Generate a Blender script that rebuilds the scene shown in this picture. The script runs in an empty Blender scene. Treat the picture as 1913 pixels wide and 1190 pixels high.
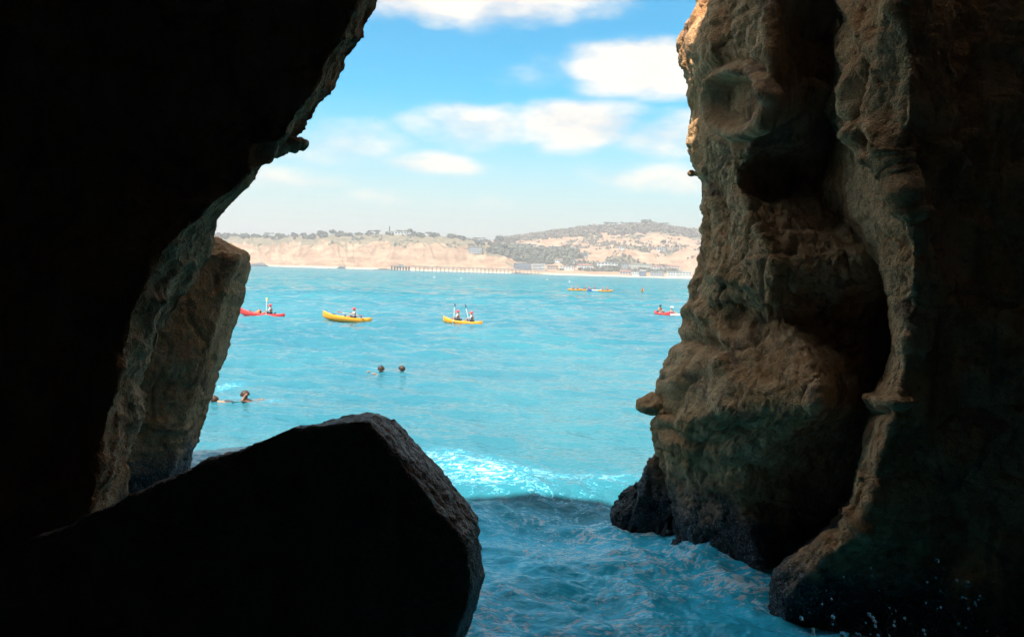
import bpy, bmesh, math, random
import numpy as np
from mathutils import Matrix, Vector

random.seed(7)
rng = np.random.default_rng(7)
scn = bpy.context.scene
COL = scn.collection

# ------------------------------------------------------------------ camera
PW, PH, F = 1913.0, 1190.0, 1435.0          # photograph size and focal length in its pixels
CAM_H = 4.9
HAZE = 0.00034
PITCH, ROLL = math.radians(3.51), math.radians(1.68)
CAMP = np.array((0.0, 0.0, CAM_H))
Rm = (Matrix.Rotation(math.pi / 2 - PITCH, 3, 'X') @ Matrix.Rotation(ROLL, 3, 'Z'))
RM = np.array(Rm)
cam_data = bpy.data.cameras.new('camera')
cam_data.sensor_fit = 'HORIZONTAL'
cam_data.sensor_width = 36.0
cam_data.lens = 36.0 * F / PW
cam_data.clip_start, cam_data.clip_end = 0.05, 60000
cam = bpy.data.objects.new('camera', cam_data)
cam.matrix_world = Matrix.Translation(Vector(CAMP)) @ Rm.to_4x4()
COL.objects.link(cam)
scn.camera = cam

# ------------------------------------------------------------------ sun, exposure
SUN_DIR = Vector((-0.25, -0.40, 0.90)).normalized()      # towards the sun: behind the camera, to the left, high
SUN_EL = math.asin(SUN_DIR.z)
SUN_AZ = math.atan2(SUN_DIR.x, SUN_DIR.y)                # clockwise from +Y
ld = bpy.data.lights.new('sun', 'SUN')
ld.energy, ld.angle, ld.color = 3.6, math.radians(0.53), (1.0, 0.93, 0.82)
sun = bpy.data.objects.new('sun', ld)
sun.rotation_euler = SUN_DIR.to_track_quat('Z', 'Y').to_euler()
sun.location = (-40, -20, 60)
COL.objects.link(sun)
scn.view_settings.view_transform = 'Standard'
scn.view_settings.look = 'None'
scn.view_settings.gamma = 1.0
scn.view_settings.exposure = 1.6
scn.view_settings.use_curve_mapping = False
scn.cycles.use_denoising = True
scn.cycles.use_adaptive_sampling = True
scn.cycles.adaptive_threshold = 0.03
scn.cycles.max_bounces = 6
scn.cycles.diffuse_bounces = 1
scn.cycles.glossy_bounces = 2
scn.cycles.volume_bounces = 0
scn.cycles.sample_clamp_indirect = 6.0

# ------------------------------------------------------------------ node helper
class NT:
    def __init__(s, tree):
        s.t = tree; s.n = tree.nodes; s.l = tree.links
        s.n.clear()
    def node(s, typ, **kw):
        nd = s.n.new(typ)
        for k, v in kw.items(): setattr(nd, k, v)
        return nd
    def put(s, sock, v):
        if hasattr(v, 'is_output'): s.l.new(v, sock)
        elif v is not None: sock.default_value = v
    def m(s, op, a, b=None, c=None, clamp=False):
        nd = s.node('ShaderNodeMath', operation=op, use_clamp=clamp)
        for i, v in enumerate((a, b, c)):
            if v is not None: s.put(nd.inputs[i], v)
        return nd.outputs[0]
    def vm(s, op, a, b=None, scale=None):
        nd = s.node('ShaderNodeVectorMath', operation=op)
        s.put(nd.inputs[0], a)
        if b is not None: s.put(nd.inputs[1], b)
        if scale is not None: s.put(nd.inputs[3], scale)
        return nd.outputs[0]
    def ss(s, v, lo, hi, a=0.0, b=1.0):
        nd = s.node('ShaderNodeMapRange', interpolation_type='SMOOTHSTEP')
        for i, x in enumerate((v, lo, hi, a, b)): s.put(nd.inputs[i], x)
        return nd.outputs[0]
    def mix(s, f, a, b, typ='MIX'):
        nd = s.node('ShaderNodeMix', data_type='RGBA', blend_type=typ)
        s.put(nd.inputs[0], f)
        s.put(nd.inputs[6], a if hasattr(a, 'is_output') else (*a, 1.0) if len(a) == 3 else a)
        s.put(nd.inputs[7], b if hasattr(b, 'is_output') else (*b, 1.0) if len(b) == 3 else b)
        return nd.outputs[2]
    def noise(s, vec, scale, detail=4.0, rough=0.55, dist=0.0, typ='FBM', lac=2.0):
        nd = s.node('ShaderNodeTexNoise', noise_type=typ)
        s.put(nd.inputs['Vector'], vec)
        nd.inputs['Scale'].default_value = scale
        nd.inputs['Detail'].default_value = detail
        nd.inputs['Roughness'].default_value = rough
        nd.inputs['Distortion'].default_value = dist
        nd.inputs['Lacunarity'].default_value = lac
        return nd.outputs[0]
    def scalev(s, vec, xyz):
        return s.vm('MULTIPLY', vec, xyz)

# ------------------------------------------------------------------ geometry helpers tied to real distances
def ray(px, py, depth):
    """World point seen at photo pixel (px, py), at forward distance depth."""
    d = RM @ np.array(((px - PW / 2) / F, -(py - PH / 2) / F, -1.0))
    return CAMP + d * (depth / d[1])
def on_sea(px, py, z=0.0):
    d = RM @ np.array(((px - PW / 2) / F, -(py - PH / 2) / F, -1.0))
    return CAMP + d * ((z - CAM_H) / d[2])
def project(P):
    c = (P - CAMP) @ RM
    w = np.where(c[..., 2] < -1e-3, -c[..., 2], 1e9)
    return PW / 2 + F * c[..., 0] / w, PH / 2 - F * c[..., 1] / w

# ------------------------------------------------------------------ sky
world = bpy.data.worlds.new('World'); scn.world = world
world.use_nodes = True
w = NT(world.node_tree)
out = w.node('ShaderNodeOutputWorld'); bg = w.node('ShaderNodeBackground')
sky = w.node('ShaderNodeTexSky', sky_type='NISHITA')
sky.sun_disc = False
sky.sun_elevation = SUN_EL; sky.sun_rotation = SUN_AZ
sky.altitude = 5; sky.air_density = 1.0; sky.dust_density = 0.6; sky.ozone_density = 1.6
tc = w.node('ShaderNodeTexCoord')
sep = w.node('ShaderNodeSeparateXYZ'); w.l.new(tc.outputs['Generated'], sep.inputs[0])
dx, dy, dz = sep.outputs
az0 = w.m('ARCTAN2', dx, dy)
PER = math.radians(60)
az = w.m('SUBTRACT', w.m('MODULO', w.m('ADD', az0, PER * 0.5 + 2 * math.pi), PER), PER * 0.5)
el = w.m('ARCSINE', dz)
D3 = tc.outputs['Generated']
warp = w.noise(w.scalev(D3, (6, 6, 16)), 1.0, 2, 0.5)
warp2 = w.noise(w.vm('ADD', w.scalev(D3, (6, 6, 16)), (9.3, 2.1, 4.4)), 1.0, 2, 0.5)
azw = w.m('ADD', az, w.m('MULTIPLY', w.m('SUBTRACT', warp, 0.5), 0.10))
elw = w.m('ADD', el, w.m('MULTIPLY', w.m('SUBTRACT', warp2, 0.5), 0.035))
fine = w.noise(w.scalev(D3, (11, 11, 26)), 1.0, 4, 0.58)
clouds = [  # centre x, y, half width, half height in photo pixels, strength
    (880, -8, 300, 60, 1.0), (1190, 128, 165, 64, 1.0), (1010, 140, 90, 32, .35),
    (1080, 236, 150, 54, 1.0), (900, 238, 130, 42, .75), (1240, 250, 150, 42, .75),
    (640, 270, 145, 40, .6), (520, 330, 120, 26, .6), (820, 310, 110, 28, .7),
    (1240, 334, 160, 36, .62), (790, 372, 190, 16, .3), (300, 120, 170, 60, .8), (1560, 230, 180, 60, .8)]
cv_ = w.node('ShaderNodeCombineXYZ'); w.put(cv_.inputs[0], azw); w.put(cv_.inputs[1], elw)
fld = None
for cx, cy, hw, hh, st in clouds:
    p = ray(cx, cy, 1.0) - CAMP
    a0 = math.atan2(p[0], p[1]); e0 = math.asin(p[2] / np.linalg.norm(p))
    nd = w.node('ShaderNodeVectorMath', operation='MULTIPLY_ADD'); w.l.new(cv_.outputs[0], nd.inputs[0])
    nd.inputs[1].default_value = (F / hw, F / hh, 0); nd.inputs[2].default_value = (-a0 * F / hw, -e0 * F / hh, 0)
    dt = w.node('ShaderNodeVectorMath', operation='DOT_PRODUCT'); w.l.new(nd.outputs[0], dt.inputs[0]); w.l.new(nd.outputs[0], dt.inputs[1])
    val = w.m('MULTIPLY_ADD', dt.outputs['Value'], -st, 1.15 * st)
    fld = val if fld is None else w.m('MAXIMUM', fld, val)
fld = w.m('MAXIMUM', fld, -1.0)
hi = w.node('ShaderNodeCombineXYZ')       # cloud overhead, out of view, flat layer; cover raised to add fill light
zc = w.m('ADD', w.m('MAXIMUM', dz, 0.0), 0.12)
w.put(hi.inputs[0], w.m('DIVIDE', dx, zc)); w.put(hi.inputs[1], w.m('DIVIDE', dy, zc))
hin = w.noise(hi.outputs[0], 2.2, 3, 0.55)
hif = w.m('MULTIPLY', w.m('SUBTRACT', hin, 0.36), 5.0)
fld = w.m('ADD', fld, w.m('MULTIPLY', w.m('SUBTRACT', w.m('MAXIMUM', hif, -1.0), fld), w.ss(el, math.radians(23), math.radians(30))))
fld = w.m('ADD', fld, w.m('MULTIPLY', w.m('SUBTRACT', fine, 0.5), 1.7))
mask = w.m('POWER', w.ss(fld, -0.02, 1.15), 1.15)
SKYB = sky.outputs[0]
hs = w.node('ShaderNodeHueSaturation'); hs.inputs['Saturation'].default_value = 1.25; hs.inputs['Value'].default_value = 1.0
w.l.new(SKYB, hs.inputs['Color'])
tint = w.mix(1.0, hs.outputs[0], (0.04, 0.71, 0.70), 'MULTIPLY')
# pale air above the horizon
tint = w.mix(w.m('MULTIPLY', w.ss(el, math.radians(13.5), math.radians(1)), 0.92), tint, (3.1, 2.9, 2.65))
cl = w.mix(w.ss(fine, 0.3, 0.62), (3.2, 3.0, 2.9), (4.4, 3.9, 3.3))
colr = w.mix(w.m('MULTIPLY', mask, 0.95), tint, cl)
w.l.new(colr, bg.inputs['Color']); bg.inputs['Strength'].default_value = 0.1
w.l.new(bg.outputs[0], out.inputs[0])

# ------------------------------------------------------------------ materials
def mat(name):
    m_ = bpy.data.materials.new(name); m_.use_nodes = True
    t = NT(m_.node_tree)
    o = t.node('ShaderNodeOutputMaterial'); b = t.node('ShaderNodeBsdfPrincipled')
    t.l.new(b.outputs[0], o.inputs[0])
    return m_, t, b
def simple(name, col, rough=0.5, var=0.12, scale=6.0, metallic=0.0):
    m_, t, b = mat(name)
    g = t.node('ShaderNodeTexCoord')
    n = t.noise(g.outputs['Object'], scale, 3)
    c2 = tuple(max(0.0, x * (1 - var * 1.6)) for x in col)
    t.put(b.inputs['Base Color'], t.mix(t.ss(n, 0.35, 0.7), c2, tuple(min(1, x * (1 + var)) for x in col)))
    b.inputs['Roughness'].default_value = rough
    b.inputs['Metallic'].default_value = metallic
    return m_

def rock_mat(name, dark=0.0, wet_top=1.6, rough=0.92):
    m_, t, b = mat(name)
    geo = t.node('ShaderNodeNewGeometry'); P = geo.outputs['Position']
    sp = t.node('ShaderNodeSeparateXYZ'); t.l.new(P, sp.inputs[0])
    big = t.noise(P, 0.55, 3, 0.6)
    mid = t.noise(t.scalev(P, (1.8, 1.8, 0.8)), 1.0, 4, 0.6, 0.8)
    fin = t.noise(P, 9.0, 4, 0.68)
    grain = t.noise(P, 42.0, 2, 0.7)
    streak = t.noise(t.scalev(P, (4.5, 4.5, 0.55)), 1.0, 3, 0.6)
    c = t.mix(t.ss(mid, 0.34, 0.62), (0.50, 0.245, 0.10), (0.78, 0.46, 0.235))
    c = t.mix(t.m('MULTIPLY', t.ss(big, 0.50, 0.68), 0.5), c, (0.62, 0.29, 0.10))           # ochre
    c = t.mix(t.m('MULTIPLY', t.ss(streak, 0.56, 0.70), 0.55), c, (0.17, 0.11, 0.035))      # algae streaks
    c = t.mix(t.m('MULTIPLY', t.ss(fin, 0.55, 0.75), 0.45), c, (0.80, 0.52, 0.29))
    c = t.mix(t.m('MULTIPLY', t.ss(fin, 0.42, 0.28), 0.5), c, (0.13, 0.06, 0.035))
    c = t.mix(t.m('MULTIPLY', t.ss(grain, 0.50, 0.32), 0.25), c, (0.14, 0.07, 0.04))
    patch = t.noise(t.vm('ADD', P, (31.0, 7.0, 3.0)), 1.15, 4, 0.62, 0.8)
    c = t.mix(t.m('MULTIPLY', t.ss(patch, 0.56, 0.66), 0.6), c, (0.085, 0.045, 0.04))       # dark crust
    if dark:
        c = t.mix(dark, c, (0.035, 0.016, 0.011))  # darker cave copies: cave shade deepened in the rock colour itself
    # tide band: wet, dark and weed covered rock with pale barnacle specks
    zl = t.m('ADD', sp.outputs[2], t.m('MULTIPLY', t.m('SUBTRACT', mid, 0.5), 1.6))
    wet = t.ss(zl, wet_top, wet_top - 1.1)
    barn = t.noise(P, 26.0, 2, 0.6)
    wetc = t.mix(t.ss(barn, 0.56, 0.66), (0.022, 0.026, 0.030), (0.20, 0.24, 0.27))
    wetc = t.mix(t.m('MULTIPLY', t.ss(fin, 0.5, 0.7), 0.7), wetc, (0.035, 0.055, 0.065))
    c = t.mix(wet, c, wetc)
    t.put(b.inputs['Base Color'], c)
    t.put(b.inputs['Roughness'], t.m('SUBTRACT', rough, t.m('MULTIPLY', wet, rough - 0.42)))
    b.inputs['Specular IOR Level'].default_value = 0.35
    bump = t.node('ShaderNodeBump'); bump.inputs['Strength'].default_value = 1.0; bump.inputs['Distance'].default_value = 0.10
    h = t.m('ADD', fin, t.m('MULTIPLY', grain, 0.4))
    t.put(bump.inputs['Height'], h)
    t.l.new(bump.outputs[0], b.inputs['Normal'])
    return m_

M = {}
M['rock'] = rock_mat('sandstone')
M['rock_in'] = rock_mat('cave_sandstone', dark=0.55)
M['rock_left'] = rock_mat('shade_darkened_sandstone', dark=0.45)  # sandstone copy toned down so the wall's shade goes near black
M['rock_dark'] = rock_mat('shade_darkened_rock', dark=0.82)  # toned down so the unseen cave walls absorb stray light
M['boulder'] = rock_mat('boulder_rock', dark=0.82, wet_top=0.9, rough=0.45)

# ------------------------------------------------------------------ object helpers
def link(o, parent=None):
    COL.objects.link(o)
    if parent is not None: o.parent = parent
    return o
def tag(o, label=None, cat=None, group=None, kind=None):
    for k, v in (('label', label), ('category', cat), ('group', group), ('kind', kind)):
        if v: o[k] = v
    return o
def mesh_np(name, V, Fc, mtl, parent=None, smooth=True, origin=None):
    """V (n,3), Fc (m,3 or 4) arrays -> one mesh object."""
    V = np.asarray(V, np.float32).copy(); Fc = np.asarray(Fc, np.int32)
    me = bpy.data.meshes.new(name)
    if origin is not None: V -= np.asarray(origin, np.float32)
    k = Fc.shape[1]
    me.vertices.add(len(V)); me.vertices.foreach_set('co', V.ravel())
    me.loops.add(Fc.size); me.loops.foreach_set('vertex_index', Fc.ravel())
    me.polygons.add(len(Fc)); me.polygons.foreach_set('loop_start', np.arange(0, Fc.size, k, dtype=np.int32))
    me.polygons.foreach_set('use_smooth', np.full(len(Fc), smooth))
    me.update(calc_edges=True); me.validate()
    if mtl: me.materials.append(mtl)
    o = bpy.data.objects.new(name, me)
    if origin is not None: o.location = origin
    return link(o, parent)
def mesh_bm(name, bm, mtl, parent=None, smooth=False):
    me = bpy.data.meshes.new(name); bm.to_mesh(me); bm.free()
    for p in me.polygons: p.use_smooth = smooth
    if mtl: me.materials.append(mtl)
    return link(bpy.data.objects.new(name, me), parent)
def empty(name, loc=(0, 0, 0), rz=0.0):
    o = bpy.data.objects.new(name, None); o.empty_display_size = 0.2
    o.location = loc; o.rotation_euler = (0, 0, rz)
    return link(o)
def grid_faces(nr, nc, wrap=False):
    i, j = np.meshgrid(np.arange(nr - 1), np.arange(nc if wrap else nc - 1), indexing='ij')
    a = i * nc + j; b_ = i * nc + (j + 1) % nc
    return np.stack([a, b_, b_ + nc, a + nc], -1).reshape(-1, 4)

# ------------------------------------------------------------------ noise in numpy
_perm = np.random.default_rng(3).permutation(256).astype(np.int64); _perm = np.concatenate([_perm, _perm, _perm]).astype(np.int32)
_g = np.random.default_rng(4).normal(size=(256, 3)); _g /= np.linalg.norm(_g, axis=1)[:, None]
_g = _g.astype(np.float32)
def pn(P, off=0.0):
    P = np.asarray(P, float) + off
    fl = np.floor(P); f = (P - fl).astype(np.float32); i = fl.astype(np.int32) & 255
    x, y, z = f[:, 0], f[:, 1], f[:, 2]; ix, iy, iz = i[:, 0], i[:, 1], i[:, 2]
    u = x * x * x * (x * (x * 6 - 15) + 10); v = y * y * y * (y * (y * 6 - 15) + 10); w_ = z * z * z * (z * (z * 6 - 15) + 10)
    pa = _perm[ix]; pb = _perm[ix + 1]
    def gr(h, dx_, dy_, dz_):
        q = _g[h]; return q[:, 0] * dx_ + q[:, 1] * dy_ + q[:, 2] * dz_
    def lx(j, k):
        h0 = _perm[_perm[pa + iy + j] + iz + k]; h1 = _perm[_perm[pb + iy + j] + iz + k]
        a_ = gr(h0, x, y - j, z - k); return a_ + u * (gr(h1, x - 1, y - j, z - k) - a_)
    def ly(k):
        a_ = lx(0, k); return a_ + v * (lx(1, k) - a_)
    a_ = ly(0)
    return (a_ + w_ * (ly(1) - a_)).astype(float)
def fbm(P, octv=4, gain=0.5, off=0.0):
    s = 0; a = 1.0
    for k in range(octv):
        s = s + a * pn(P * 2.0 ** k, off + 17.3 * k); a *= gain
    return s
def ridged(P, octv=4, gain=0.5, off=0.0):
    s = 0; a = 1.0
    for k in range(octv):
        s = s + a * (1 - 2.2 * np.abs(pn(P * 2.0 ** k, off + 11.7 * k))); a *= gain
    return s
def sstep(x, a, b_):
    t = np.clip((x - a) / (b_ - a), 0, 1); return t * t * (3 - 2 * t)

def worley(P, off=0.0, cell=False):
    """distance to the nearest feature point of a jittered grid, or that point's own random value"""
    P = np.asarray(P, float) + off; i = np.floor(P).astype(np.int32); f = (P - i).astype(np.float32)
    best = np.full(len(P), 9.0, np.float32); val = np.zeros(len(P), np.float32)
    for a_ in (-1, 0, 1):
        for b_ in (-1, 0, 1):
            for c_ in (-1, 0, 1):
                h = _perm[_perm[_perm[(i[:, 0] + a_) & 255] + ((i[:, 1] + b_) & 255)] + ((i[:, 2] + c_) & 255)]
                q = _g[h] * 0.35 + 0.5
                dx_ = a_ + q[:, 0] - f[:, 0]; dy_ = b_ + q[:, 1] - f[:, 1]; dz_ = c_ + q[:, 2] - f[:, 2]
                q2 = dx_ * dx_ + dy_ * dy_ + dz_ * dz_; k_ = q2 < best; best[k_] = q2[k_]
                if cell: val[k_] = h[k_] / 255.0
    if cell: return val.astype(float)
    return np.sqrt(best).astype(float)

# ================================================================== LARGE STRUCTURE: the sea cave
def loft(rows, seg, n_rows, pys):
    """rows: per row list of (px, depth) seen from the cave mouth line of sight, or ('w', X, Y).
    Returns dense grid (n_rows, sum(seg)+1, 3)."""
    R_, K = len(rows), len(rows[0])
    C = np.zeros((R_, K, 3))
    for r, row in enumerate(rows):
        zz = {}
        for k, c in enumerate(row):
            if c[0] != 'w':
                C[r, k] = ray(c[0], pys[r], c[1]); zz[k] = C[r, k, 2]
        ks = sorted(zz)
        for k, c in enumerate(row):
            if c[0] == 'w':
                kn = min(ks, key=lambda q: abs(q - k)); C[r, k] = (c[1], c[2], zz[kn])
    ty = np.interp(np.linspace(0, 1, n_rows), np.linspace(0, 1, n_rows), np.linspace(pys[0], pys[-1], n_rows))
    G = np.stack([np.stack([np.interp(ty, pys, C[:, k, d]) for d in range(3)], -1) for k in range(K)], 1)
    cols = []
    for k in range(K - 1):
        t = np.arange(seg[k]) / seg[k]
        cols.append(G[:, k:k + 1] * (1 - t)[None, :, None] + G[:, k + 1:k + 2] * t[None, :, None])
    cols.append(G[:, -1:])
    return np.concatenate(cols, 1)
def smooth_grid(G, it):
    for _ in range(it):
        H = G.copy()
        H[1:-1, 1:-1] = (G[:-2, 1:-1] + G[2:, 1:-1] + G[1:-1, :-2] + G[1:-1, 2:]) * 0.17 + G[1:-1, 1:-1] * 0.32
        G = H
    return G
def grid_normals(G, flip):
    a = np.gradient(G, axis=0); b_ = np.gradient(G, axis=1)
    n = np.cross(a, b_); n /= np.linalg.norm(n, axis=-1, keepdims=True) + 1e-9
    return -n if flip else n
def rock_disp(P, seed, big=0.10, mid=0.10, small=0.035, fine=0.012):
    """Weathered, bedded sandstone relief with ledges and pits, in metres along the normal."""
    W = np.stack([pn(P * 0.7, seed + 5), pn(P * 0.7, seed + 9), pn(P * 0.7, seed + 13)], -1) * 0.5
    Q = P + W
    d = big * fbm(Q * 0.6, 3, 0.5, seed) * 1.6
    d += mid * (ridged(Q * np.array((1.3, 1.3, 1.0)), 3, 0.5, seed + 3) - 0.9)
    # beds dipping gently: each one breaks back in a sharp ledge
    zb = (P[:, 2] + 0.16 * P[:, 0] + 0.10 * P[:, 1] + 0.30 * pn(P * 0.45, seed + 40)) * 1.9 + 0.25 * pn(P * 1.7, seed + 41)
    fr = zb - np.floor(zb)
    hard = 0.5 + 0.5 * np.sin(np.floor(zb) * 12.9898 + seed)
    d += small * 2.2 * (hard - 0.5) * sstep(fr, 0.0, 0.12) * sstep(1 - fr, 0.0, 0.25) * np.clip(pn(P * 0.5, seed + 44) * 1.6 + 0.6, 0, 1)
    # joints: narrow cracks
    ck = np.abs(pn(Q * np.array((0.9, 0.9, 0.45)), seed + 47)); d -= small * 2.0 * np.exp(-(ck / 0.022) ** 2)
    d -= big * 2.2 * sstep(pn(Q * np.array((0.75, 0.75, 0.6)), seed + 90), 0.12, 0.5)       # large scooped hollows
    # blocky breakage along the joints, honeycomb pits in patches
    d += small * 2.0 * (worley(Q * np.array((0.9, 0.9, 1.7)), seed + 70, True) - 0.5)
    d += small * 0.9 * (worley(P * np.array((2.6, 2.6, 4.4)) + W * 2, seed + 73, True) - 0.5)
    msk = np.clip(pn(P * 0.8, seed + 52) * 2.5 + 0.15, 0, 1)
    d -= small * 1.5 * msk * sstep(0.40 - worley(Q * 3.0, seed + 54), 0, 0.16)
    d -= small * 0.6 * sstep(0.40 - worley(Q * 8.0, seed + 57), 0, 0.15)
    d += small * 0.9 * (ridged(Q * np.array((4.0, 4.0, 3.0)), 3, 0.55, seed + 50) - 0.9)
    d += fine * fbm(P * 15.0, 3, 0.65, seed + 60) * 1.6
    return d - np.median(d)
def seg_dist(px, py, pts):
    best = np.full(px.shape, 1e9)
    for (x0, y0), (x1, y1) in zip(pts[:-1], pts[1:]):
        dx_, dy_ = x1 - x0, y1 - y0; L = dx_ * dx_ + dy_ * dy_
        t = np.clip(((px - x0) * dx_ + (py - y0) * dy_) / L, 0, 1)
        best = np.minimum(best, np.hypot(px - x0 - t * dx_, py - y0 - t * dy_))
    return best
def wall_from(rows, seg, n_rows, pys, flip, seed, amps, features=None, it=10):
    G = smooth_grid(loft(rows, seg, n_rows, pys), it)
    N = grid_normals(G, flip)
    P = G.reshape(-1, 3); Nn = N.reshape(-1, 3)
    d = rock_disp(P, seed, *amps)
    if features is not None:
        px, py = project(P); fd, damp = features(px, py, P); d = d * damp + fd
    Q = (P + Nn * d[:, None]).reshape(G.shape)
    # second pass of fine relief on the deformed surface
    N2 = grid_normals(Q, flip).reshape(-1, 3); P2 = Q.reshape(-1, 3)
    d2 = 0.016 * ridged(P2 * np.array((8.0, 8.0, 6.0)), 3, 0.6, seed + 77)
    return P2 + N2 * d2[:, None], grid_faces(G.shape[0], G.shape[1])
def hull_rock(name, pts, mtl, seed, voxel=0.05, amps=(0.08, 0.08, 0.03, 0.012), smooth_it=3, parent=None, origin=None, squash=None):
    bm = bmesh.new()
    for p in pts: bm.verts.new(Vector(p))
    bmesh.ops.convex_hull(bm, input=bm.verts[:])
    me = bpy.data.meshes.new('hull'); bm.to_mesh(me); bm.free()
    tmp = bpy.data.objects.new('hull', me); COL.objects.link(tmp)
    md = tmp.modifiers.new('r', 'REMESH'); md.mode = 'VOXEL'; md.voxel_size = voxel
    sm = tmp.modifiers.new('s', 'SMOOTH'); sm.factor = 0.5; sm.iterations = smooth_it
    ev = tmp.evaluated_get(bpy.context.evaluated_depsgraph_get()); m2 = ev.to_mesh()
    n = len(m2.vertices); V = np.zeros(n * 3, np.float32); m2.vertices.foreach_get('co', V); V = V.reshape(-1, 3).astype(float)
    Nn = np.zeros(n * 3, np.float32); m2.vertices.foreach_get('normal', Nn); Nn = Nn.reshape(-1, 3)
    Fc = np.zeros(len(m2.polygons) * 4, np.int32)
    lt = np.array([p.loop_total for p in m2.polygons])
    if (lt == 4).all():
        m2.loops.foreach_get('vertex_index', Fc); Fc = Fc.reshape(-1, 4)
    else:
        m2.calc_loop_triangles(); Fc = np.array([t.vertices[:] for t in m2.loop_triangles], np.int32)
    ev.to_mesh_clear(); bpy.data.objects.remove(tmp); bpy.data.meshes.remove(me)
    V = V + Nn * rock_disp(V, seed, *amps)[:, None]
    if origin is None: origin = (float(V[:, 0].mean()), float(V[:, 1].mean()), float(V[:, 2].min()))
    return mesh_np(name, V, Fc, mtl, parent, True, origin)

# ---- right hand wall of the mouth: pillar, dark recess, inner rib
RW = [  # py,   A,    Ad,    B,    Bd,    D,    Dd,   R1,  R1d,  R2,  R2d
    (-300, 1335, 14.6, 1450, 11.0, 1535, 11.8, 1600, 10.2, 1690, 8.8),
    (-100, 1308, 14.6, 1448, 11.0, 1540, 11.9, 1602, 10.2, 1695, 8.8),
    (0,    1299, 14.6, 1446, 11.0, 1540, 12.0, 1605, 10.2, 1700, 8.8),
    (30,   1288, 14.7, 1445, 11.0, 1542, 12.0, 1607, 10.2, 1700, 8.8),
    (75,   1266, 14.8, 1444, 11.0, 1545, 12.0, 1610, 10.1, 1700, 8.8),
    (110,  1268, 14.8, 1442, 11.0, 1548, 12.1, 1612, 10.1, 1700, 8.8),
    (165,  1281, 14.7, 1440, 11.0, 1555, 12.2, 1615, 10.0, 1700, 8.8),
    (215,  1290, 14.6, 1432, 11.1, 1560, 12.3, 1620, 10.0, 1702, 8.8),
    (270,  1286, 14.6, 1405, 11.7, 1555, 12.6, 1628, 9.9, 1708, 8.7),
    (325,  1294, 14.6, 1378, 12.3, 1545, 12.6, 1635, 9.9, 1718, 8.7),
    (345,  1311, 14.6, 1376, 12.4, 1535, 12.5, 1640, 9.9, 1724, 8.6),
    (400,  1312, 14.6, 1405, 12.0, 1560, 12.0, 1650, 9.8, 1736, 8.6),
    (470,  1301, 14.6, 1432, 11.5, 1640, 11.2, 1660, 9.8, 1740, 8.5),
    (520,  1291, 14.6, 1442, 11.4, 1660, 11.2, 1668, 9.8, 1736, 8.6),
    (565,  1271, 14.6, 1452, 11.8, 1662, 11.8, 1672, 9.8, 1714, 8.9),
    (600,  1266, 14.6, 1465, 11.9, 1665, 12.3, 1678, 9.7, 1708, 9.0),
    (660,  1242, 14.6, 1505, 11.1, 1670, 12.6, 1682, 9.7, 1704, 9.1),
    (720,  1227, 14.6, 1532, 10.35, 1650, 12.6, 1660, 9.8, 1700, 9.0),
    (755,  1226, 14.6, 1534, 10.3, 1630, 12.6, 1640, 9.8, 1695, 8.9),
    (790,  1213, 14.5, 1490, 11.5, 1630, 12.7, 1642, 9.8, 1682, 9.0),
    (840,  1217, 14.5, 1425, 12.1, 1620, 12.8, 1630, 9.8, 1660, 9.1),
    (875,  1240, 14.5, 1390, 12.5, 1612, 12.9, 1622, 9.8, 1648, 9.2),
    (940,  1258, 14.5, 1385, 12.8, 1595, 13.0, 1605, 9.8, 1640, 9.1),
    (990,  1258, 14.4, 1400, 12.6, 1560, 13.0, 1575, 10.0, 1622, 9.2),
    (1030, 1276, 14.3, 1412, 12.5, 1500, 12.9, 1515, 10.4, 1580, 9.5),
    (1070, 1300, 14.2, 1425, 12.4, 1465, 12.7, 1475, 10.7, 1540, 9.8),
    (1100, 1325, 14.1, 1430, 12.3, 1445, 12.5, 1452, 10.9, 1500, 10.1),
    (1160, 1330, 14.0, 1430, 12.2, 1436, 12.4, 1440, 11.0, 1482, 10.4),
    (1300, 1330, 14.0, 1430, 12.2, 1436, 12.2, 1442, 10.6, 1490, 9.8),
    (1560, 1330, 14.0, 1430, 12.2, 1436, 12.2, 1446, 10.4, 1500, 9.6)]
rows = []
for (py, A, Ad, B, Bd, D, Dd, R1, R1d, R2, R2d) in RW:
    if py > 250: R2, R2d = R1 + 0.62 * (R2 - R1), R1d - 0.62 * (R1d - R2d)
    rows.append([('w', 34, 22), ('w', 10, 18.4), ('w', 5.4, 16.6), (A, Ad), (A + (0.27 + (0.16 if 640 < py < 770 else 0)) * (B - A), Ad - (0.5 + (0.10 if 640 < py < 770 else 0)) * (Ad - Bd)), (B, Bd),
                 (D, Dd), (R1, R1d), (R2, R2d), (1800, 9.75), (2050, 9.8), ('w', 8.2, 6.0), ('w', 8.4, -6.5)])
pys = [r[0] for r in RW]
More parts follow.
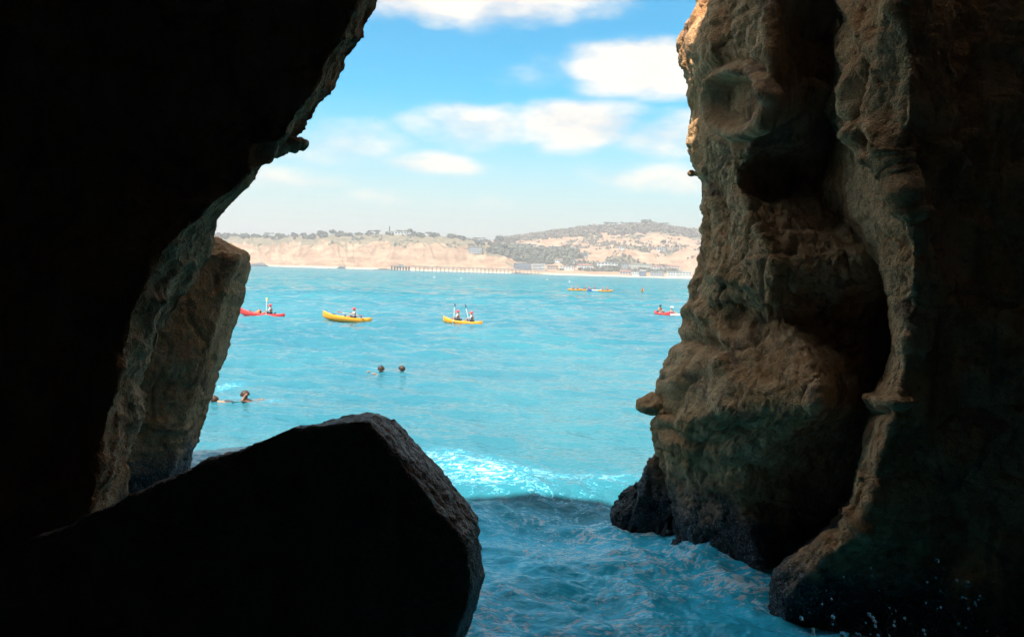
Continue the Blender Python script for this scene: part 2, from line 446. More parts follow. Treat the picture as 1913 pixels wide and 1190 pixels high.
def right_features(px, py, P):
    vis = (P[:, 1] > 7) & (P[:, 1] < 14.75)
    d = np.zeros(len(px))
    r = np.hypot(px - 1383, (py - 190) * 0.92)                        # round concretion set in the pillar
    d += 0.17 * np.exp(-((r - 54) / 10.0) ** 2) - 0.16 * sstep(46 - r, 0, 14) - 0.08 * np.exp(-((r - 72) / 9.0) ** 2)
    d += 0.06 * np.exp(-((px - 1372) ** 2 + (py - 205) ** 2) / 160) - 0.10 * np.exp(-((px - 1398) ** 2 + (py - 182) ** 2) / 60) - .08 * np.exp(-((px - 1362) ** 2 + (py - 215) ** 2) / 50)
    wob = 0.35 * fbm(P * 1.6, 3, .5, 3)
    d -= 0.42 * sstep(1 + wob - np.hypot((px - 1448) / 78, (py - 325) / 66), 0, 0.9)       # undercut below it
    d -= 0.50 * sstep(1 - np.hypot((px - 1646) / 17, (py - 262) / 24), 0, 0.6)        # oval hole in the rib
    d += 0.10 * np.exp(-((np.hypot(px - 1646, (py - 262) * 0.8) - 25) / 8.0) ** 2)
    for pts, a, wd in (
        ([(1600, 0), (1650, 90), (1610, 170), (1625, 240), (1660, 300), (1700, 400)], 0.16, 12),
        ([(1690, 0), (1672, 90), (1650, 200), (1690, 330), (1725, 430)], 0.14, 13),
        ([(1530, 170), (1580, 215), (1610, 255)], 0.16, 16), ([(1560, 60), (1600, 110), (1620, 200)], 0.10, 14),
        ([(1800, 0), (1825, 60), (1800, 120), (1790, 150)], 0.10, 12),
        ([(1690, 270), (1760, 270), (1790, 310), (1785, 350)], 0.10, 10),
        ([(1800, 420), (1830, 470), (1840, 500)], 0.08, 10),
        ([(1445, 550), (1530, 585), (1640, 600)], 0.12, 8), ([(1330, 515), (1400, 530), (1445, 550)], 0.06, 8),
        ([(1560, 560), (1640, 605), (1660, 590)], 0.10, 9),
        ([(1235, 585), (1290, 575), (1330, 600), (1360, 640)], 0.13, 12), ([(1250, 630), (1300, 640), (1345, 650)], -0.14, 12),
        ([(1230, 735), (1290, 690), (1350, 680)], 0.10, 16), ([(1240, 800), (1300, 830), (1340, 830)], -0.14, 10),
        ([(1330, 370), (1335, 440), (1325, 520)], 0.06, 7), ([(1350, 380), (1360, 450), (1350, 540)], -0.07, 6), ([(1310, 470), (1303, 560)], -0.06, 6),
        ([(1385, 440), (1390, 520)], -0.05, 7), ([(1440, 20), (1442, 120), (1436, 235)], 0.10, 8),
        ([(1395, 130), (1425, 165), (1438, 220)], -0.10, 6), ([(1340, 20), (1345, 90), (1338, 150)], 0.05, 8),
        ([(1360, 760), (1420, 775), (1520, 760)], 0.10, 12), ([(1640, 750), (1665, 756), (1690, 748)], 0.12, 6), ([(1640, 772), (1680, 768)], -0.12, 8),
        ([(1690, 520), (1700, 560), (1698, 620)], -0.08, 6), ([(1560, 1000), (1500, 1045), (1460, 1090)], 0.06, 7), ([(1600, 960), (1622, 1005)], 0.08, 8)):
        d += a * np.exp(-(seg_dist(px, py, pts) / wd) ** 2)
    rr_ = np.hypot(px - 1383, (py - 190) * 0.92)
    return d * vis, 1 - 0.8 * sstep(100 - rr_, 0, 35) * vis
V, Fc = wall_from(rows, [6, 10, 16, 26, 70, 110, 80, 46, 40, 34, 34, 14, 10, 10][:len(rows[0]) - 1], 620, pys, False, 100, (0.06, 0.07, 0.034, 0.013), right_features)
n0 = Fc[len(Fc) // 2]
right_wall = mesh_np('rock_pillar', V, Fc, M['rock'], None, True, (5.0, 12.0, 0.0))
tag(right_wall, 'tall sunlit-tipped brown sandstone wall on the right of the cave mouth', 'rock', kind=None)
def knob(name, c, rad, seed, mtl, parent, stretch=(1, 1, 1), vox=0.03):
    r_ = np.random.default_rng(seed); pts = r_.normal(size=(26, 3)); pts /= np.linalg.norm(pts, axis=1)[:, None]
    pts = np.array(c) + pts * rad * np.array(stretch) * (0.85 + 0.3 * r_.random((26, 1)))
    o = hull_rock(name, pts, mtl, seed, vox, (0.02, 0.03, 0.012, 0.006), 2, None, c)
    if parent is not None:
        o.parent = parent; o.matrix_parent_inverse = Matrix.Translation(parent.location).inverted()
    return o
knob('rock_knob', ray(1222, 757, 14.5), 0.30, 11, M['rock'], right_wall, (1.2, 1.2, 0.8))
knob('rock_knob', ray(1242, 767, 14.2), 0.12, 12, M['rock'], right_wall, (1.2, 1, 0.8))
knob('rock_knob', ray(1298, 325, 14.45), 0.10, 13, M['rock'], right_wall, (1.5, 1, 0.6), 0.015)
knob('rock_knob', ray(1650, 758, 9.75), 0.085, 14, M['rock'], right_wall, (1.4, 1, 0.6), 0.015)

# ---- left hand wall and overhang
LW = [  # py, E1, E1d, C, Cd
    (-130, 720, 11.1, 762, 12.4), (0, 674, 11.0, 705, 12.3), (35, 655, 11.0, 684, 12.3), (70, 646, 11.0, 680, 12.3),
    (115, 610, 11.0, 641, 12.3), (170, 588, 11.0, 621, 12.3), (235, 540, 11.1, 572, 12.3), (262, 524, 11.1, 553, 12.3), (280, 507, 11.1, 536, 12.4),
    (320, 468, 11.0, 500, 12.4), (355, 436, 11.0, 471, 12.4), (375, 402, 10.9, 441, 12.5), (410, 370, 10.9, 413, 12.5), (440, 330, 10.8, 402, 12.7),
    (480, 302, 10.7, 392, 12.9), (550, 268, 10.6, 356, 13.1), (600, 245, 10.6, 331, 13.2), (700, 226, 10.5, 279, 13.2), (800, 197, 10.5, 262, 13.2),
    (900, 177, 10.4, 246, 13.0), (985, 168, 10.4, 235, 12.8), (1200, 150, 10.3, 225, 12.6), (1560, 150, 10.3, 225, 12.6)]
rows = [[('w', -8.9, -6.5), ('w', -8.4, 5.0), (-90, E1d + 0.85), (0.45 * E1, E1d + 0.45), (E1, E1d), (Cx, Cd), (Cx - 150, Cd + 0.5), ('w', -10, 11.9), ('w', -34, 13.5)] for (py, E1, E1d, Cx, Cd) in [(r[0], r[1], r[2] * 0.885, r[3], r[4] * 0.875) for r in LW]]
def left_features(px, py, P):
    vis = (P[:, 1] > 6) & (P[:, 1] < 11.9); d = np.zeros(len(px))
    for pts, a, wd in (
        ([(310, 480), (285, 560), (250, 640), (235, 760)], 0.12, 14), ([(345, 560), (310, 640), (280, 720)], 0.10, 9), ([(300, 560), (270, 660)], -0.10, 10),
        ([(230, 760), (215, 840), (190, 900)], -0.10, 12), ([(235, 800), (245, 860)], 0.08, 12), ([(20, 800), (5, 890)], 0.12, 5), ([(40, 990), (65, 1010), (120, 1020)], 0.12, 5),
        ([(495, 270), (490, 315)], 0.16, 16), ([(600, 60), (560, 140)], 0.05, 14)):
        d += a * np.exp(-(seg_dist(px, py, pts) / wd) ** 2)
    return d * vis, 1.0
V, Fc = wall_from(rows, [8, 14, 50, 70, 80, 46, 22, 10], 420, [r[0] for r in LW], True, 300, (0.04, 0.05, 0.024, 0.010), left_features)
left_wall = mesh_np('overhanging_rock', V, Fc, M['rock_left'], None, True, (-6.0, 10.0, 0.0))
tag(left_wall, 'black overhanging rock wall leaning in from the left of the cave', 'rock')
knob('rock_knob', ray(538, 268, 10.6), 0.19, 15, M['rock_left'], left_wall, (1.45, 1, 0.62), 0.025)

# ---- slab of rock leaning behind the left wall
S = [(405, 443), (470, 476), (467, 505), (459, 530), (440, 582), (414, 655), (384, 722), (372, 772), (352, 832), (346, 880), (326, 908), (318, 1010)]
pts = [ray(x, y, 16.6) for x, y in S] + [ray(x - 40, y + 6, 18.4) for x, y in S[1:]]
pts += [ray(x, y, 15.2) for x, y in ((396, 450), (445, 476), (402, 560), (372, 630), (330, 720), (290, 860), (280, 1010))]
pts += [ray(x, y, 14.6) for x, y in ((330, 470), (240, 700), (180, 1010))] + [ray(120, 1010, 18), ray(260, 520, 18)]
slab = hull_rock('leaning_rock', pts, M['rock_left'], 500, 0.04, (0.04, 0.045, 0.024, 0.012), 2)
tag(slab, 'brown rock slab leaning behind the black left wall, red kayak beside its tip', 'rock')

# ---- the great boulder
Bk = [(640, 778), (688, 764), (724, 777), (750, 806), (764, 834), (832, 893), (893, 966), (903, 1070), (889, 1135), (858, 1195), (800, 1400)]
pts = [ray(x, y, 8.9) for x, y in Bk]
pts += [ray(x, y, 7.7) for x, y in ((490, 818), (550, 800), (688, 784), (718, 838), (790, 928), (870, 1014), (884, 1096), (840, 1230), (760, 1420))]
pts += [ray(x, y, 8.3) for x, y in ((165, 992), (330, 906), (420, 852))] + [ray(x, y, d_) for x, y, d_ in ((-60, 1060, 8.0), (200, 1100, 7.9), (500, 980, 7.75), (650, 1010, 7.75), (-60, 1420, 8.2), (600, 1500, 8.2))]
pts += [ray(x, y, 9.8) for x, y in ((640, 800), (760, 900), (840, 1020), (700, 1300), (300, 1000))]
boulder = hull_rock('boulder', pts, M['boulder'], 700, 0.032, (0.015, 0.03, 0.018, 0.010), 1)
tag(boulder, 'huge dark wedge-shaped boulder standing in the water of the cave mouth', 'boulder')

# ---- low rocks at the foot of the right wall
pts = [ray(x, y, d_) for x, y, d_ in ((1143, 936, 15.4), (1142, 972, 15.1), (1150, 1010, 15), (1178, 908, 15.6), (1213, 872, 15.5), (1236, 878, 15.2), (1262, 930, 14.9), (1262, 1040, 14.6), (1190, 1010, 14.8), (1240, 905, 16.4), (1180, 940, 16.4), (1180, 1040, 16.4), (1200, 960, 14.7), (1228, 850, 15.0), (1290, 890, 14.7), (1305, 1040, 14.3))]
ledge = hull_rock('ledge_rock', pts, M['rock_in'], 800, 0.035, (0.08, 0.12, 0.05, 0.02))
tag(ledge, 'low wet dark rock ledge jutting into the sea at the right wall', 'rock')
pts = [ray(x, y, d_) for x, y, d_ in ((1250, 1012, 14.0), (1275, 995, 14.1), (1300, 1005, 13.8), (1310, 1040, 13.5), (1255, 1050, 13.6), (1290, 1060, 13.9), (1330, 1060, 14.2))]
foot = hull_rock('foot_rock', pts, M['rock_in'], 820, 0.03, (0.05, 0.08, 0.04, 0.02))
tag(foot, 'small wet rock awash just inside the ledge below the right wall', 'rock')

# ---- roof and back of the cave, unseen plateau above shaped for the shadow it casts
nx, ny = 150, 120
xs = np.linspace(-36, 36, nx); ys = np.linspace(-14, 10.4, ny)
X, Y = np.meshgrid(xs, ys, indexing='ij')
P0 = np.stack([X, Y, np.zeros_like(X)], -1).reshape(-1, 3)
edge = sstep(P0[:, 1], 5.5, 10.4)
wR = sstep(P0[:, 0], -1.6, -0.3)                         # unseen brow: set back to admit sky light, raised to cast shade
front = 0.5 * fbm(P0 * np.array((0.35, 0, 0)) + 3.1, 3) * 1.2 - 3.2 * wR
bot = P0.copy(); bot[:, 2] = 9.2 + 1.2 * wR + 0.3 * fbm(P0 * 0.5, 3, .5, 8) + 0.15 * ridged(P0 * 1.5, 2, .5, 9) + 0.2 * edge
top = P0.copy(); top[:, 2] = 10.0 + 0.3 * fbm(P0 * 0.4, 3, .5, 18) + 10.6 * sstep(P0[:, 1], 8.2, 7.2) * (1 - wR) + 14.1 * wR + 5.5 * sstep(P0[:, 0], -9, -11) * sstep(P0[:, 1], 8.2, 7.2)  # plateau heights shaped to shade the mouth water, pillar and slab
for A_ in (bot, top): A_[:, 1] += front * edge
Fb = grid_faces(nx, ny); nv = len(P0)
idx = np.arange(nv).reshape(nx, ny)
rim = np.concatenate([idx[:, -1], idx[::-1][0:0, 0]])
side = np.stack([idx[:-1, -1], idx[1:, -1], idx[1:, -1] + nv, idx[:-1, -1] + nv], -1)
sideb = np.stack([idx[1:, 0], idx[:-1, 0], idx[:-1, 0] + nv, idx[1:, 0] + nv], -1)
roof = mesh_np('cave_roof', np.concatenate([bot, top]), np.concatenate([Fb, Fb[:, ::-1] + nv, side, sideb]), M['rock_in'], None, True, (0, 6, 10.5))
tag(roof, kind='structure')
def curtain(name, a, b_, mtl, seed, z0=-1.5, z1=12.5, n=60, m_=50):
    t = np.linspace(0, 1, n); z = np.linspace(z0, z1, m_)
    T, Z = np.meshgrid(t, z, indexing='ij')
    P = np.stack([a[0] + (b_[0] - a[0]) * T, a[1] + (b_[1] - a[1]) * T, Z], -1).reshape(-1, 3)
    nrm = np.array((-(b_[1] - a[1]), b_[0] - a[0], 0.0)); nrm /= np.linalg.norm(nrm)
    P = P + nrm * rock_disp(P, seed, .5, .3, .05, .01)[:, None]
    o = mesh_np(name, P, grid_faces(n, m_), mtl, None, True, (a[0], a[1], 0)); tag(o, kind='structure'); return o
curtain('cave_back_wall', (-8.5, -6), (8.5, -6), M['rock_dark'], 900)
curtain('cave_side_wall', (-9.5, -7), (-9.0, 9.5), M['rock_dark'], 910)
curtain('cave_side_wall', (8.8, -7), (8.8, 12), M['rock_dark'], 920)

# ================================================================== sea
az_f = np.radians(np.arange(-27, 25, 0.085)); az_l = np.radians(np.linspace(-180, -27, 60)[:-1]); az_r = np.radians(np.linspace(25, 180, 60)[1:])
AZ = np.concatenate([az_l, az_f, az_r])
r_in = np.geomspace(0.6, 8.5, 24)[:-1]; r_f = np.geomspace(8.5, 150, int(math.log(150 / 8.5) / 0.0048)); r_o = np.geomspace(150, 26000, 130)[1:]
RR = np.concatenate([r_in, r_f, r_o])
rr, aa = np.meshgrid(RR, AZ, indexing='ij')
X = rr * np.sin(aa); Y = rr * np.cos(aa); P = np.stack([X.ravel(), Y.ravel(), np.zeros(X.size)], -1)
dr = np.gradient(rr, axis=0).ravel(); da = (np.gradient(aa, axis=1) * rr).ravel(); cell = np.maximum(dr, da)
Rr = rr.ravel()
Z = np.zeros(len(P))
wr = np.random.default_rng(21)
for k in range(64):
    lam = 0.36 * (8.0 / 0.36) ** (k / 63.0) * (0.9 + 0.2 * wr.random())
    th = math.radians(205) + wr.normal() * 0.62                     # wind sea running in towards the cave
    kx, ky = math.sin(th) * 2 * math.pi / lam, math.cos(th) * 2 * math.pi / lam
    amp = 0.0115 * lam ** 0.72 * (0.7 + 0.6 * wr.random())
    ph = P[:, 0] * kx + P[:, 1] * ky + wr.random() * 6.28
    fade = sstep(lam / cell, 2.2, 5.0)
    s = np.sin(ph); Z += amp * fade * (s + 0.32 * s * s - 0.16)
# gusts: patches of rougher and smoother water
gust = 0.75 + 0.75 * pn(P * np.array((0.03, 0.018, 0)), 51) + 0.25 * pn(P * np.array((0.1, 0.06, 0)), 53)
Z *= np.clip(gust, 0.35, 1.6) * (1 - 0.55 * sstep(Rr, 17, 21) * sstep(Rr, 60, 34))      # smoother in the lee of the cliff
# broken water surging in and out of the mouth
near = sstep(Rr, 20.5, 14.5) * (Rr > 3)
nm = near > 0; Pn = P[nm]; cn = cell[nm]; nn = near[nm]
Wq = np.stack([pn(Pn * 0.35, 71), pn(Pn * 0.35, 75), np.zeros(len(Pn))], -1) * 1.5
Q = (Pn + Wq) * np.array((1.0, 1.35, 1.0))
churn = ridged(Q * 0.55, 4, 0.52, 81)
zn = nn * (0.085 * (churn - 0.9) + 0.16 * fbm(Q * 0.4, 2, .5, 90)) * sstep(0.12 / cn, 0.4, 1.0)
zn += nn * 0.02 * ridged(Q * 3.1, 2, 0.5, 95) * sstep(0.06 / cn, 0.5, 1.0)
Z[nm] += zn
# one small wave breaking across the mouth at the edge of the shade
wx = 17.3 + 0.10 * P[:, 0] + 0.5 * pn(P * np.array((0.35, 0, 0)), 99)
Z += 0.10 * np.exp(-((P[:, 1] - wx) / 0.7) ** 2) * sstep(P[:, 0], -3.5, -1) * sstep(P[:, 0], 4.5, 2)
# foam amount, from where the water is broken
fo = np.zeros(len(P))
def gs(cx, cy, sx, sy, a): return a * np.exp(-((P[:, 0] - cx) / sx) ** 2 - ((P[:, 1] - cy) / sy) ** 2)
fo += gs(-0.6, 18.5, 1.4, 1.2, .33) + gs(1.6, 18.0, 1.7, 0.9, .17) + gs(-1.8, 20, 1.5, 1.1, .25) + gs(-6.3, 19, 1.4, 1.2, .22) + gs(-11.2, 30.5, .6, 1.2, .32)
fo[nm] += nn * (0.07 + 0.10 * churn + 0.25 * fbm(Q * 0.45, 3, .5, 66)) * sstep(Rr[nm], 20.5, 16.5)
fo += gs(4.2, 13.6, 1.3, 0.8, .30) + gs(4.0, 11.8, 0.9, .8, .26) + gs(3.0, 14.9, 1.0, .5, .45) + gs(-0.3, 9.6, .8, 1.0, .3) + gs(2.0, 12.4, 1.2, 1.4, .2)
Z[nm] += 0.10 * (gs(4.3, 13.4, 1.0, .8, 1.0) + gs(3.9, 11.6, .7, .8, .8))[nm] * (0.5 + ridged(Q * 1.6, 3, .55, 15))
# swimmers' splashes and kayak wakes are added to the foam too
SPLASH = [on_sea(505, 751), on_sea(440, 742), on_sea(700, 692), on_sea(690, 601), on_sea(540, 593), on_sea(895, 605), on_sea(1236, 589)]
for (sx_, sy_, _), (wx_, wy_) in zip(SPLASH, ((1.0, .5), (.6, .5), (.5, .5), (1.2, .8), (.7, .7), (1., .8), (1.2, 1.0))):
    fo += gs(sx_, sy_, wx_, wy_, 0.20)
P[:, 2] = Z
keep_c = len(AZ)
m_, t, b = mat('sea_water')
geo = t.node('ShaderNodeNewGeometry'); Pp = geo.outputs['Position']
at_ = t.node('ShaderNodeAttribute'); at_.attribute_name = 'foam'
foam_a = at_.outputs['Fac']
sp = t.node('ShaderNodeSeparateXYZ'); t.l.new(Pp, sp.inputs[0])
flat = t.scalev(Pp, (1, 1, 0))
dist = t.m('SQRT', t.m('ADD', t.m('MULTIPLY', sp.outputs[0], sp.outputs[0]), t.m('MULTIPLY', sp.outputs[1], sp.outputs[1])))
f1 = t.noise(t.scalev(flat, (1.0, 1.6, 1)), 1.1, 4, 0.6, 1.6)
f2 = t.noise(t.scalev(flat, (1.0, 1.5, 1)), 4.2, 4, 0.62, 1.0)
def rdg(v, k): return t.m('SUBTRACT', 1.0, t.m('MULTIPLY', t.m('ABSOLUTE', t.m('SUBTRACT', v, 0.5)), k), clamp=True)
fil = t.m('ADD', t.m('MULTIPLY', rdg(f1, 7.0), 0.5), t.m('MULTIPLY', rdg(f2, 6.0), 0.5))
fm = t.ss(t.m('ADD', fil, foam_a), 0.96, 1.32)
fm = t.m('MULTIPLY', fm, t.ss(foam_a, 0.02, 0.22))
big = t.noise(t.scalev(flat, (0.05, 0.03, 1)), 1.0, 4, 0.55)
wc = t.mix(t.ss(big, 0.35, 0.7), (0.018, 0.145, 0.195), (0.034, 0.195, 0.237))
shade_lift = t.m('MULTIPLY', t.ss(dist, 16.6, 14.0), 1.0)  # colour lift for water inside the cliff's shadow line
milky = t.mix(t.m('MAXIMUM', shade_lift, t.m('MULTIPLY', t.ss(foam_a, 0.0, 0.8), 0.55)), wc, (0.045, 0.60, 0.86))     # aerated round the foam; shaded mouth water brightened by colour
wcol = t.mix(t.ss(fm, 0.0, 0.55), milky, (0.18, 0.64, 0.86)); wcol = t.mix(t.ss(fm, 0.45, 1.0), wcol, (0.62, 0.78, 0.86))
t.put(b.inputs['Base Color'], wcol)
t.put(b.inputs['Roughness'], t.m('ADD', 0.07, t.m('MULTIPLY', fm, 0.6)))
b.inputs['IOR'].default_value = 1.333
t.put(b.inputs['Specular IOR Level'], t.m('MULTIPLY', t.ss(dist, 30, 230, 1.0, 0.03), t.ss(dist, 15.0, 20.0, 0.3, 1.0)))
r1 = t.noise(t.scalev(flat, (1.0, 1.6, 1)), 3.6, 2, 0.6)
hgt = t.m('MULTIPLY', r1, 0.055)
bump = t.node('ShaderNodeBump'); bump.inputs['Strength'].default_value = 1.0; bump.inputs['Distance'].default_value = 1.0
t.put(bump.inputs['Height'], hgt)
nn_ = t.node('ShaderNodeTexNoise'); nn_.inputs['Scale'].default_value = 1.0; nn_.inputs['Detail'].default_value = 2.0
t.put(nn_.inputs['Vector'], t.scalev(flat, (0.35, 0.6, 1)))
off = t.vm('MULTIPLY', t.vm('SUBTRACT', nn_.outputs['Color'], (0.5, 0.5, 0.5)), (2.4, 3.6, 0.0))      # chop too far off for the mesh
off = t.vm('SCALE', t.vm('ADD', off, (0.0, -0.30, 0.0)), scale=t.ss(dist, 50, 200))      # faces lean towards the shore
nb_ = t.node('ShaderNodeTexNoise'); nb_.inputs['Scale'].default_value = 1.0; nb_.inputs['Detail'].default_value = 2.0
t.put(nb_.inputs['Vector'], t.scalev(flat, (1.2, 2.3, 1)))
off2 = t.vm('MULTIPLY', t.vm('SUBTRACT', nb_.outputs['Color'], (0.5, 0.5, 0.5)), (0.20, 0.42, 0.0))     # ripples
t.put(b.inputs['Normal'], t.vm('NORMALIZE', t.vm('ADD', t.vm('ADD', bump.outputs[0], off), off2)))
M['sea'] = m_
sea = mesh_np('sea', P, grid_faces(len(RR), len(AZ), True)[:, ::-1], M['sea'])
fa = sea.data.attributes.new('foam', 'FLOAT', 'POINT'); fa.data.foreach_set('value', np.clip(fo, 0, 1.2).astype(np.float32))
tag(sea, kind='structure')
def sea_z(x, y):
    i = np.argmin((P[:, 0] - x) ** 2 + (P[:, 1] - y) ** 2); return float(P[i, 2])

# ================================================================== far shore
YS0 = 1700.0
lane = np.concatenate([np.arange(-1400, 360, 40), np.arange(360, 1360, 1.5), np.arange(1360, 3300, 40)])
HPX = ([-1400, 300, 410, 500, 560, 600, 640, 700, 760, 800, 870, 920, 1000, 1050, 1100, 1150, 1210, 1250, 1300, 1500, 3300],
       [50, 51, 51, 52, 56, 60, 58, 63, 64, 63, 62, 64, 71, 78, 86, 89, 94, 89, 83, 75, 60])
def hill(px, d):
    """ground height (m) and position at lane px, d metres behind the waterline"""
    px = np.asarray(px, float); d = np.asarray(d, float)
    right = sstep(px, 820, 1040)
    rd = 170 + 480 * right
    Yw = YS0 + d
    X = (px - PW / 2) / F * Yw
    topm = np.interp(px, *HPX) * (YS0 + rd) / F
    A = np.stack([X, d * 0.6, np.zeros_like(X)], -1).reshape(-1, 3)
    Aw = A + np.stack([30 * pn(A / 70.0, 61), 20 * pn(A / 70.0, 63), 0 * A[:, 0]], -1) + np.stack([A[:, 1] * .5, 0 * A[:, 0], 0 * A[:, 0]], -1)
    g1 = ridged(Aw / np.array((95.0, 120.0, 1)), 4, 0.6, 5).reshape(X.shape)
    g2 = fbm(A / 170.0, 4, 0.5, 9).reshape(X.shape)
    g3 = ridged(A / np.array((150.0, 190.0, 1)), 4, 0.5, 15).reshape(X.shape)
    dl = d + 26 * (g1 - 0.85) + 48 * g2
    cl = 0.10 * sstep(dl, 14, 34) + 0.66 * sstep(dl, 26, 120) + 0.12 * sstep(dl, 100, 170) + 0.12 * sstep(d, 90, 175)
    dr_ = d + 95 * g2 + 45 * (g3 - 0.85)
    cr = 0.05 * sstep(d, 10, 40) + 0.07 * sstep(d, 60, 140) + 0.40 * sstep(dr_, 110, 380) + 0.36 * sstep(dr_, 330, 640) + 0.12 * sstep(d, 500, 650)
    z = topm * (cl * (1 - right) + cr * right)
    z = z + (3.4 * sstep(d, -2, 34) - 0.4) - 10 * sstep(d, 750, 1400)
    z = z + 2.0 * sstep(d, 30, 60) * fbm(A / 22.0, 3, .55, 25).reshape(X.shape)
    return X, Yw, z, g1, g2, right
dd = np.concatenate([np.linspace(-4, 180, 90), np.linspace(184, 700, 80), np.linspace(720, 1600, 14)])
PX, DD = np.meshgrid(lane, dd, indexing='ij')
X, Yw, z, g1, g2, right = hill(PX, DD)
Ph = np.stack([X, Yw, z], -1)
Nh = grid_normals(Ph, False); steep = 1 - np.abs(Nh[..., 2])
A = np.stack([X / 45, DD / 45, z / 30], -1).reshape(-1, 3)
vn = fbm(A, 4, .55, 33).reshape(X.shape); vn2 = fbm(A * 0.35, 3, .5, 37).reshape(X.shape)
veg = (1 - right) * (0.75 * sstep(0.30 - steep, 0, .2) * sstep(z, 20, 45) + sstep(vn + 0.55 * vn2, 0.30, .55) * 0.8)
veg += right * np.clip(sstep(vn + 1.1 * vn2 + 0.25 * sstep(z, 95, 130) + 0.12 * sstep(40 - z, 0, 15), -0.02, 0.38), 0, 1) * sstep(DD, 35, 60)
m_, t, b = mat('hillside_earth')
at_ = t.node('ShaderNodeAttribute'); at_.attribute_name = 'veg'
geo = t.node('ShaderNodeNewGeometry'); Pp = geo.outputs['Position']
n1 = t.noise(t.scalev(Pp, (0.03, 0.03, 0.09)), 1.0, 5, 0.6, 0.5); n2 = t.noise(Pp, 0.11, 4, 0.6)
strata = t.noise(t.scalev(Pp, (0.004, 0.004, 0.22)), 1.0, 3, 0.6)
earth = t.mix(t.ss(n1, 0.35, 0.68), (0.27, 0.155, 0.09), (0.47, 0.31, 0.20))
earth = t.mix(t.m('MULTIPLY', t.ss(strata, 0.45, 0.62), 0.45), earth, (0.44, 0.29, 0.19))
scrub = t.mix(t.ss(n2, 0.35, 0.65), (0.12, 0.105, 0.065), (0.24, 0.19, 0.12))
sp = t.node('ShaderNodeSeparateXYZ'); t.l.new(Pp, sp.inputs[0])
vf = t.ss(t.m('ADD', at_.outputs['Fac'], t.m('MULTIPLY', t.m('SUBTRACT', n2, 0.5), 0.9)), 0.3, 0.62)
sand = t.ss(t.m('ADD', sp.outputs[2], t.m('MULTIPLY', n1, 1.5)), 4.6, 3.4)
c = t.mix(vf, earth, scrub); c = t.mix(sand, c, (0.56, 0.46, 0.34))
t.put(b.inputs['Base Color'], c); b.inputs['Roughness'].default_value = 0.95; b.inputs['Specular IOR Level'].default_value = 0.1
M['hill'] = m_
hills = mesh_np('hills', Ph.reshape(-1, 3), grid_faces(len(lane), len(dd)), M['hill'], None, True, (0, YS0, 0))
va = hills.data.attributes.new('veg', 'FLOAT', 'POINT'); va.data.foreach_set('value', np.clip(veg, 0, 1).ravel().astype(np.float32))
tag(hills, kind='structure')
def spot(px, z_px=None, d=None):
    """ground point at lane px: either d metres inland, or where the ground is z_px photo pixels above the waterline"""
    if d is None:
        ds = np.linspace(5, 720, 720); X, Y, z, *_ = hill(np.full(720, px), ds)
        app = (z - CAM_H) / Y * F + CAM_H / YS0 * F
        i = int(np.argmax(app >= z_px)) if (app >= z_px).any() else int(np.argmax(app))
        return float(X[i]), float(Y[i]), float(z[i])
    X, Y, z, *_ = hill(np.array([float(px)]), np.array([float(d)]))
    return float(X[0]), float(Y[0]), float(z[0])

# ---- trees
M['leaf_dark'] = simple('evergreen_foliage', (0.075, 0.085, 0.055), 0.8, 0.35, 0.8)
M['leaf_dry'] = simple('dry_foliage', (0.20, 0.15, 0.10), 0.85, 0.3, 0.8)
M['leaf_mid'] = simple('green_foliage', (0.12, 0.125, 0.075), 0.8, 0.3, 0.8)
M['bark'] = simple('bark', (0.11, 0.08, 0.055), 0.9)
def tube(pts, radii, n=7):
    pts = np.array(pts, float); V = []; 
    for i, p in enumerate(pts):
        tdir = pts[min(i + 1, len(pts) - 1)] - pts[max(i - 1, 0)]; tdir /= np.linalg.norm(tdir) + 1e-9
        a_ = np.cross(tdir, (0.31, 0.92, 0.2) if abs(tdir[1]) < .9 else (1, 0, 0)); a_ /= np.linalg.norm(a_); b_ = np.cross(tdir, a_)
        for k in range(n):
            q = 2 * math.pi * k / n; V.append(p + radii[i] * (a_ * math.cos(q) + b_ * math.sin(q)))
    Fc = grid_faces(len(pts), n, True)
    V = np.array(V); c0, c1 = len(V), len(V) + 1
    V = np.vstack([V, pts[0], pts[-1]])
    caps = np.array([[c0, (k + 1) % n, k, c0] for k in range(n)] + [[c1, (len(pts) - 1) * n + k, (len(pts) - 1) * n + (k + 1) % n, c1] for k in range(n)])
    return V, Fc, caps
def join(parts):
    Vs, Fs, o_ = [], [], 0
    for V, Fc in parts:
        Vs.append(V); Fs.append(np.asarray(Fc) + o_); o_ += len(V)
    return np.concatenate(Vs), np.concatenate(Fs)
def tube_q(pts, radii, n=7):
    V, Fc, caps = tube(pts, radii, n); return V, Fc
def leaf_cloud(lobes, n, size, r_):
    """n leaf-clump faces scattered on the outside of uneven lobes (centre, radii)"""
    V = []; w_ = np.array([max(l[1]) ** 2 for l in lobes]); w_ = w_ / w_.sum()
    for _ in range(n):
        c_, ra = lobes[r_.choice(len(lobes), p=w_)]
        u = r_.normal(size=3); u /= np.linalg.norm(u)
        p = np.array(c_) + u * np.array(ra) * (0.55 + 0.5 * r_.random())
        a_ = r_.normal(size=3); a_ -= a_.dot(u) * u * 0.6; a_ /= np.linalg.norm(a_); b_ = np.cross(u, a_)
        s = size * (0.6 + 0.8 * r_.random())
        V += [p - a_ * s - b_ * s * .6, p + a_ * s * .9 - b_ * s * .5, p + a_ * s + b_ * s * .7, p - a_ * s * .8 + b_ * s * .6]
    V = np.array(V); return V, np.arange(len(V)).reshape(-1, 4)
